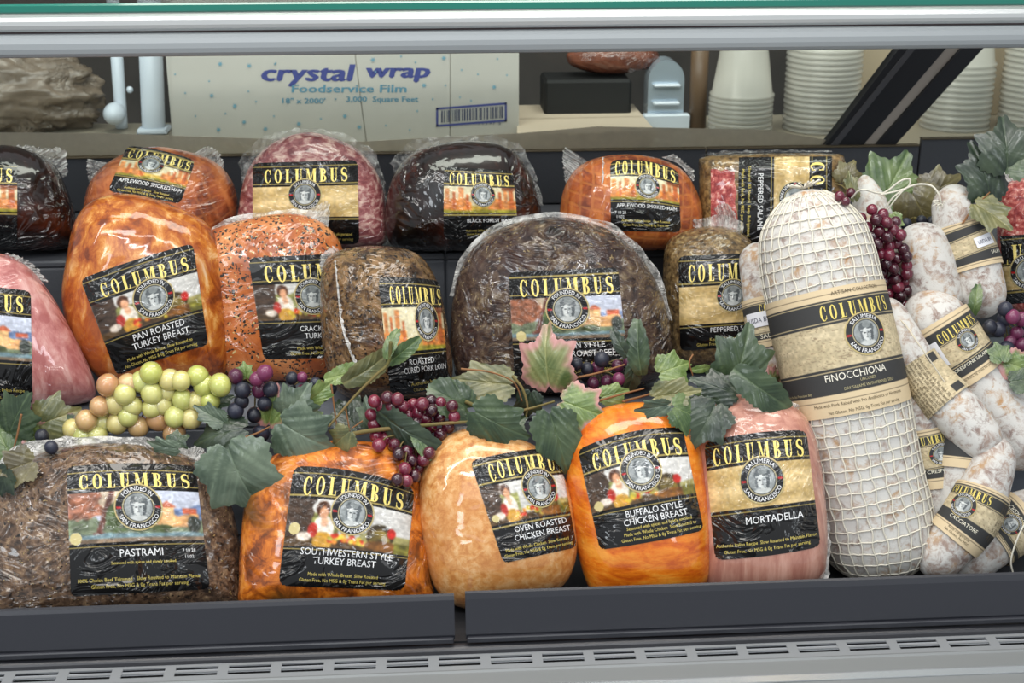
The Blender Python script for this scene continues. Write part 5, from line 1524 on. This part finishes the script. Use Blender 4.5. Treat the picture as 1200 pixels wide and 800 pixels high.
bunch('long purple grape bunch hanging beside the huge netted salame', fill([(1003, 250), (1028, 244), (1052, 262), (1062, 290), (1066, 330), (1062, 356), (1048, 360), (1032, 345), (1022, 310), (1008, 275)], 7.0, 44, 8), 7.2, .262, G_RED, {'r': G_RED}, raw=True)
bunch('black and purple berries near the right picture edge', [(1178, 362, 'd'), (1187, 371, 'p'), (1160, 383, 'd'), (1170, 386, 'd'), (1198, 374, 'p'), (1192, 390, 'p'), (1184, 400, 'p', 0, 7.5), (1198, 404, 'p'), (1177, 374, 'd', .01), (1180, 408, 'd'), (1200, 388, 'd', .01)], 8.6, .19, G_DARK, MT)
bunch('dark berries among the leaves left of the green grapes', [(49, 511, 'd'), (18, 541, 'd'), (33, 527, 'd', .01, 8), (60, 524, 'd', .01, 8), (40, 523, 'd', .015, 7)], 8.5, .14, G_DARK, MT)
bunch('two red berries at the crown of the huge netted salame', [(991, 236, 'r'), (984, 230, 'r', .01), (997, 226, 'r', .02)], 6, .30, G_RED, MT)
bunch('dark shaded berries behind the rear salame', [(1062, 262, 'd', .0), (1080, 258, 'd'), (1092, 260, 'd'), (1050, 266, 'd')], 6.5, .34, G_DARK, MT, raw=True)

LEAF = vcol('vine_leaf', rough=.38, coat=.25, bump=(130, .35, .001), sub=0, spec=.5)
TINT = {'dk': ((.15, .22, .14), (.32, .38, .26)), 'bl': ((.24, .30, .24), (.44, .49, .41)), 'lt': ((.32, .41, .19), (.54, .60, .37)), 'md': ((.22, .31, .17), (.44, .50, .31)),
        'ol': ((.30, .32, .20), (.50, .48, .31)), 'dd': ((.12, .17, .13), (.25, .30, .22)), 'br': ((.28, .25, .16), (.42, .39, .24)), 'pk': ((.30, .37, .20), (.56, .56, .37))}
def leaf(parent, px, py, size, rot, tint, kind='v', Y=.16, tiltx=None, tilty=None, pink=0., gap=.010, sq=1.0, raw=False):
    """vine leaf; (px,py) is its middle, rot the direction of its tip in degrees (90 = up)"""
    c = depthpt(px, py, Y, gap, size * .55, raw)
    dep = (c - CAM) @ FW
    s = size * 1.15 * dep / F
    nth, nr = 96, 16
    th = np.linspace(0, 2 * PI, nth, endpoint=False)
    d = (th + PI) % (2 * PI) - PI          # 0 = tip direction
    if kind == 'v':
        lob = np.zeros(nth)
        for a, h, w in ((0, 1.0, .24), (1.0, .72, .24), (-1.0, .72, .24), (2.0, .42, .3), (-2.0, .42, .3)):
            lob = np.maximum(lob, h * np.exp(-((d - a) / w) ** 2))
        rad = .70 + .34 * lob
        rad *= 1 - .28 * np.exp(-((np.abs(d) - PI) / .22) ** 2)
    elif kind == 'r':
        rad = .86 + .14 * np.cos(d) ** 2 - .35 * np.exp(-((np.abs(d) - PI) / .3) ** 2)
    else:
        rad = 1 / np.sqrt((np.cos(d)) ** 2 + (np.sin(d) / .42) ** 2)
        rad *= 1 + .12 * np.exp(-(d / .3) ** 2)
    ser = np.abs(((th * (11 if kind != 's' else 9) / PI + .3 * np.sin(3 * th)) % 1) - .5) * 2
    sd = random.randrange(999)
    rad = rad * (1 - .10 * ser) * (1 + .10 * (vn(th * 1.6, 0 * th, sd) - .5))
    k = np.linspace(0, 1, nr)[1:]
    X = k[:, None] * (rad * np.cos(d))[None]; Yy = k[:, None] * (rad * np.sin(d))[None]
    X = np.concatenate([[0.], X.ravel()]); Yy = np.concatenate([[0.], Yy.ravel()])
    rr_ = np.hypot(X, Yy)
    veins = np.ones_like(X)
    bx_ = -.66 if kind != 's' else -.9
    Xb = X - bx_
    rb = np.hypot(Xb, Yy)
    A = np.arctan2(Yy, Xb)
    for a in ((0, .62, -.62, 1.3, -1.3) if kind != 's' else (0,)):
        veins = np.minimum(veins, np.where(np.abs(A - a) < .5, np.abs(np.sin(A - a)) * rb / .032, 1))
    cross = np.abs(((np.abs(Yy) * 4.5 - Xb * 3.2) % 1) - .5)
    veins = np.minimum(veins, .6 + np.abs(cross - .25) * 3)
    vm = np.clip(1 - veins, 0, 1)
    Z = -.22 * rr_ ** 2 * U(.3, 1.7) + U(-.05, .30) * np.abs(Yy) + .12 * (fbm(X * 2 + 5, Yy * 2 + 9, sd) - .5) * (.3 + rr_) - .018 * vm + .005 * np.cos(cross * 2 * PI)
    lo, hi = [np.array(q) for q in TINT[tint]]
    mixn = fbm(X * 2.2 + 3, Yy * 2.2, sd + 3, 3)
    mixn = np.clip((mixn - .3) * 2.2, 0, 1)
    col = lo + (hi - lo) * (mixn * .8)[:, None]
    vmc = np.clip(vm * .7, 0, 1)[:, None]
    col = col * (1 - vmc) + (hi * 1.15) * vmc
    if pink:
        e = np.clip((rr_ / np.concatenate([[1.], np.tile(rad, nr - 1)]) - (1 - pink) + .3 * (mixn - .5)) * 4, 0, 1)[:, None]
        col = col * (1 - e) + np.array((.72, .52, .50)) * e
    ex = -np.cross(FW, np.array((0, 0, 1.))); ex = RT
    ey = UP; ez = -FW
    a = math.radians(rot)
    fx = math.cos(a) * ex + math.sin(a) * ey; fy = -math.sin(a) * ex + math.cos(a) * ey
    tx_ = math.radians(tiltx if tiltx is not None else U(-25, 25)); ty_ = math.radians(tilty if tilty is not None else U(-25, 25))
    fx2 = fx * math.cos(tx_) + ez * math.sin(tx_); n1 = np.cross(fx2, fy); fy2 = fy * math.cos(ty_) + n1 * math.sin(ty_); n2_ = np.cross(fx2, fy2)
    V = c + s * (X[:, None] * fx2 + Yy[:, None] * fy2 * sq + Z[:, None] * n2_)
    fs = [[0, 1 + (j + 1) % nth, 1 + j] for j in range(nth)]
    for i in range(nr - 2):
        for j in range(nth):
            fs.append([1 + i * nth + j, 1 + i * nth + (j + 1) % nth, 1 + (i + 1) * nth + (j + 1) % nth, 1 + (i + 1) * nth + j])
    # underside a little below, so that the leaf has thickness
    o = mesh_ob('leaf', V, fs, LEAF, parent, cols=col)
    return o, c

def garland(label, base, leaves, stems, cat='garland', name='vine_garland'):
    t = thing(name, base, label, cat)
    for L_ in leaves:
        leaf(t, *L_[:5], **(L_[5] if len(L_) > 5 else {}))
    for (pts, r) in stems:
        P = resample([depthpt(a, b, y, .006, 3) for a, b, y in pts], 12 * len(pts))
        MB().tube(P, np.linspace(r, r * .6, len(P)), 7).build('stem', m_stem if r > .0016 else m_twig, t)
    return t
garland('green vine leaves at the left end below the pink ham', atY(40, 520, .15), [
    (18, 490, 34, 60, 'dk', dict(tiltx=20)), (60, 492, 32, 20, 'ol', {}), (8, 525, 30, 120, 'md', {}), (45, 512, 26, -10, 'lt', dict(pink=.3)), (78, 500, 20, -60, 'bl', dict(pink=.25)),
    (25, 545, 26, 200, 'br', dict(Y=.13)), (98, 508, 12, 0, 'dk', {}), (5, 560, 22, 250, 'dd', dict(Y=.12))],
    [([(25, 485, .14), (20, 510, .135), (12, 540, .13)], .0013)])
garland('grey-green vine leaves and stems over the pastrami and orange turkey', atY(320, 530, .15), [
    (278, 552, 54, -68, 'bl', dict(Y=.10, tiltx=-12, tilty=5)), (262, 507, 40, 195, 'dd', dict(Y=.13, tilty=25, sq=.75)), (250, 488, 24, 150, 'bl', dict(Y=.14, sq=.6)), (350, 508, 42, -30, 'bl', dict(Y=.125, tiltx=-8, tilty=10)),
    (345, 478, 30, 60, 'bl', dict(Y=.14)), (318, 482, 30, 75, 'lt', dict(Y=.15, pink=.35, sq=.7)), (256, 470, 18, 20, 'dk', dict(sq=.8)), (222, 471, 15, 190, 'pk', dict(pink=.4)),
    (372, 462, 24, 40, 'lt', dict(Y=.15, sq=.6)), (405, 438, 26, 15, 's' and 'lt', dict(kind='s', Y=.17)), (432, 432, 34, 35, 'ol', dict(kind='s', Y=.165)), (458, 402, 18, 70, 'md', dict(kind='s', Y=.165)), (472, 412, 22, 38, 'md', dict(kind='s', Y=.165)),
    (195, 524, 24, 170, 'bl', dict(Y=.12, sq=.5)), (206, 518, 15, 30, 'dk', dict(Y=.13)), (410, 490, 28, 130, 'dd', dict(Y=.155)), (432, 488, 22, 100, 'bl', dict(Y=.15, sq=.7)), (402, 512, 20, -140, 'ol', dict(Y=.14)),
    (287, 436, 12, 100, 'lt', dict(Y=.16)), (360, 490, 18, 80, 'md', dict(Y=.15))],
    [([(395, 513, .13), (430, 505, .12), (480, 500, .115), (520, 496, .115), (552, 494, .12)], .0026), ([(458, 400, .16), (455, 425, .16), (440, 440, .155), (415, 465, .15), (385, 500, .135)], .0019),
     ([(286, 513, .125), (300, 508, .12), (316, 500, .12)], .0015), ([(388, 450, .15), (392, 480, .145), (396, 510, .14)], .0011), ([(405, 478, .15), (410, 505, .14)], .0010), ([(425, 493, .14), (412, 502, .135)], .0010)])
garland('vine leaves over the grapes in the centre, some edged pink', atY(620, 490, .15), [
    (531, 468, 30, 150, 'dk', dict(kind='r', Y=.14, tiltx=10, sq=.85)), (578, 494, 44, -28, 'dk', dict(Y=.125, sq=.72, tiltx=-10)), (575, 448, 44, 175, 'ol', dict(Y=.165, sq=.62)), (470, 502, 40, -30, 'dd', dict(kind='s', Y=.11)),
    (493, 520, 18, -60, 'md', dict(kind='s', Y=.10)), (640, 430, 46, 95, 'pk', dict(Y=.155, pink=.28, tiltx=10, sq=.85)), (652, 508, 46, -72, 'dk', dict(Y=.10, sq=.75, tiltx=-8)), (676, 476, 34, -20, 'lt', dict(Y=.14, pink=.32)),
    (600, 498, 18, 30, 'dk', dict(Y=.13)), (620, 470, 20, -100, 'dd', dict(Y=.16)), (716, 462, 22, 15, 'lt', dict(Y=.15, sq=.7)), (668, 492, 18, -60, 'pk', dict(pink=.5, Y=.13))],
    [([(600, 440, .15), (612, 455, .145), (618, 475, .14), (616, 490, .135)], .0017), ([(545, 470, .14), (580, 484, .135), (615, 480, .135), (650, 470, .13)], .0020), ([(540, 432, .16), (575, 436, .16), (602, 448, .155), (612, 470, .15)], .0012),
     ([(672, 443, .155), (700, 437, .15), (732, 427, .145)], .0014), ([(690, 473, .14), (720, 464, .145), (755, 455, .15)], .0014)])
garland('dark green vine leaves around the top of the mortadella', atY(800, 470, .16), [
    (748, 410, 30, 95, 'dk', dict(kind='s', Y=.165)), (727, 404, 18, 120, 'dd', dict(kind='s', Y=.17)), (742, 438, 24, -100, 'dd', dict(kind='s', Y=.165)), (786, 432, 24, 20, 'lt', dict(Y=.165)), (785, 462, 34, 10, 'ol', dict(Y=.16, sq=.6)),
    (802, 482, 26, -25, 'md', dict(Y=.15)), (822, 432, 11, 10, 'lt', dict(kind='s', Y=.165)), (770, 477, 24, 190, 'bl', dict(Y=.15, sq=.6)), (866, 432, 50, 75, 'dk', dict(Y=.15, tiltx=10, sq=.8)), (845, 455, 34, 160, 'dd', dict(Y=.15, sq=.7)), (892, 456, 38, -35, 'dk', dict(Y=.13, kind='s', sq=1.2)),
    (830, 490, 34, -120, 'dd', dict(Y=.16)), (828, 462, 22, 200, 'md', dict(Y=.16, sq=.6))],
    [([(730, 470, .15), (760, 462, .15), (790, 450, .155)], .0014), ([(812, 415, .165), (808, 425, .16), (812, 440, .16)], .0010), ([(818, 445, .16), (835, 438, .16)], .0010)])
garland('vine leaves standing behind the salami at the top right', atY(1100, 220, .34), [
    (1042, 220, 44, 60, 'md', dict(Y=.40, tiltx=0, tilty=0, raw=True)), (1078, 243, 36, -60, 'br', dict(Y=.38, raw=True)), (1098, 222, 28, 30, 'br', dict(Y=.385, raw=True)), (1156, 210, 44, 110, 'dd', dict(Y=.30, sq=.7, tiltx=5)), (1180, 178, 40, 95, 'dd', dict(Y=.29, tiltx=5)),
    (1196, 185, 30, 20, 'dk', dict(Y=.285)), (1158, 248, 30, -40, 'ol', dict(Y=.27, sq=.8)), (1046, 258, 14, -80, 'lt', dict(Y=.33)), (999, 222, 22, 100, 'ol', dict(Y=.39, sq=.4)), (992, 205, 18, 60, 'br', dict(Y=.42))],
    [([(1128, 262, .30), (1140, 245, .29), (1160, 225, .28)], .0012)])
garland('vine leaves by the berries at the right edge', atY(1190, 420, .2), [
    (1190, 428, 24, -20, 'lt', dict(Y=.20, pink=.4)), (1172, 415, 16, 100, 'md', dict(Y=.2)), (1196, 445, 20, 10, 'dk', dict(Y=.19)), (1143, 352, 17, 80, 'md', dict(Y=.23, kind='s')),
    (905, 445, 22, 60, 'pk', dict(Y=.2, pink=.5, sq=.6))],
    [([(1180, 395, .19), (1186, 415, .19)], .0011)])

for o in bpy.data.objects:
    if 'o' in o: del o['o']
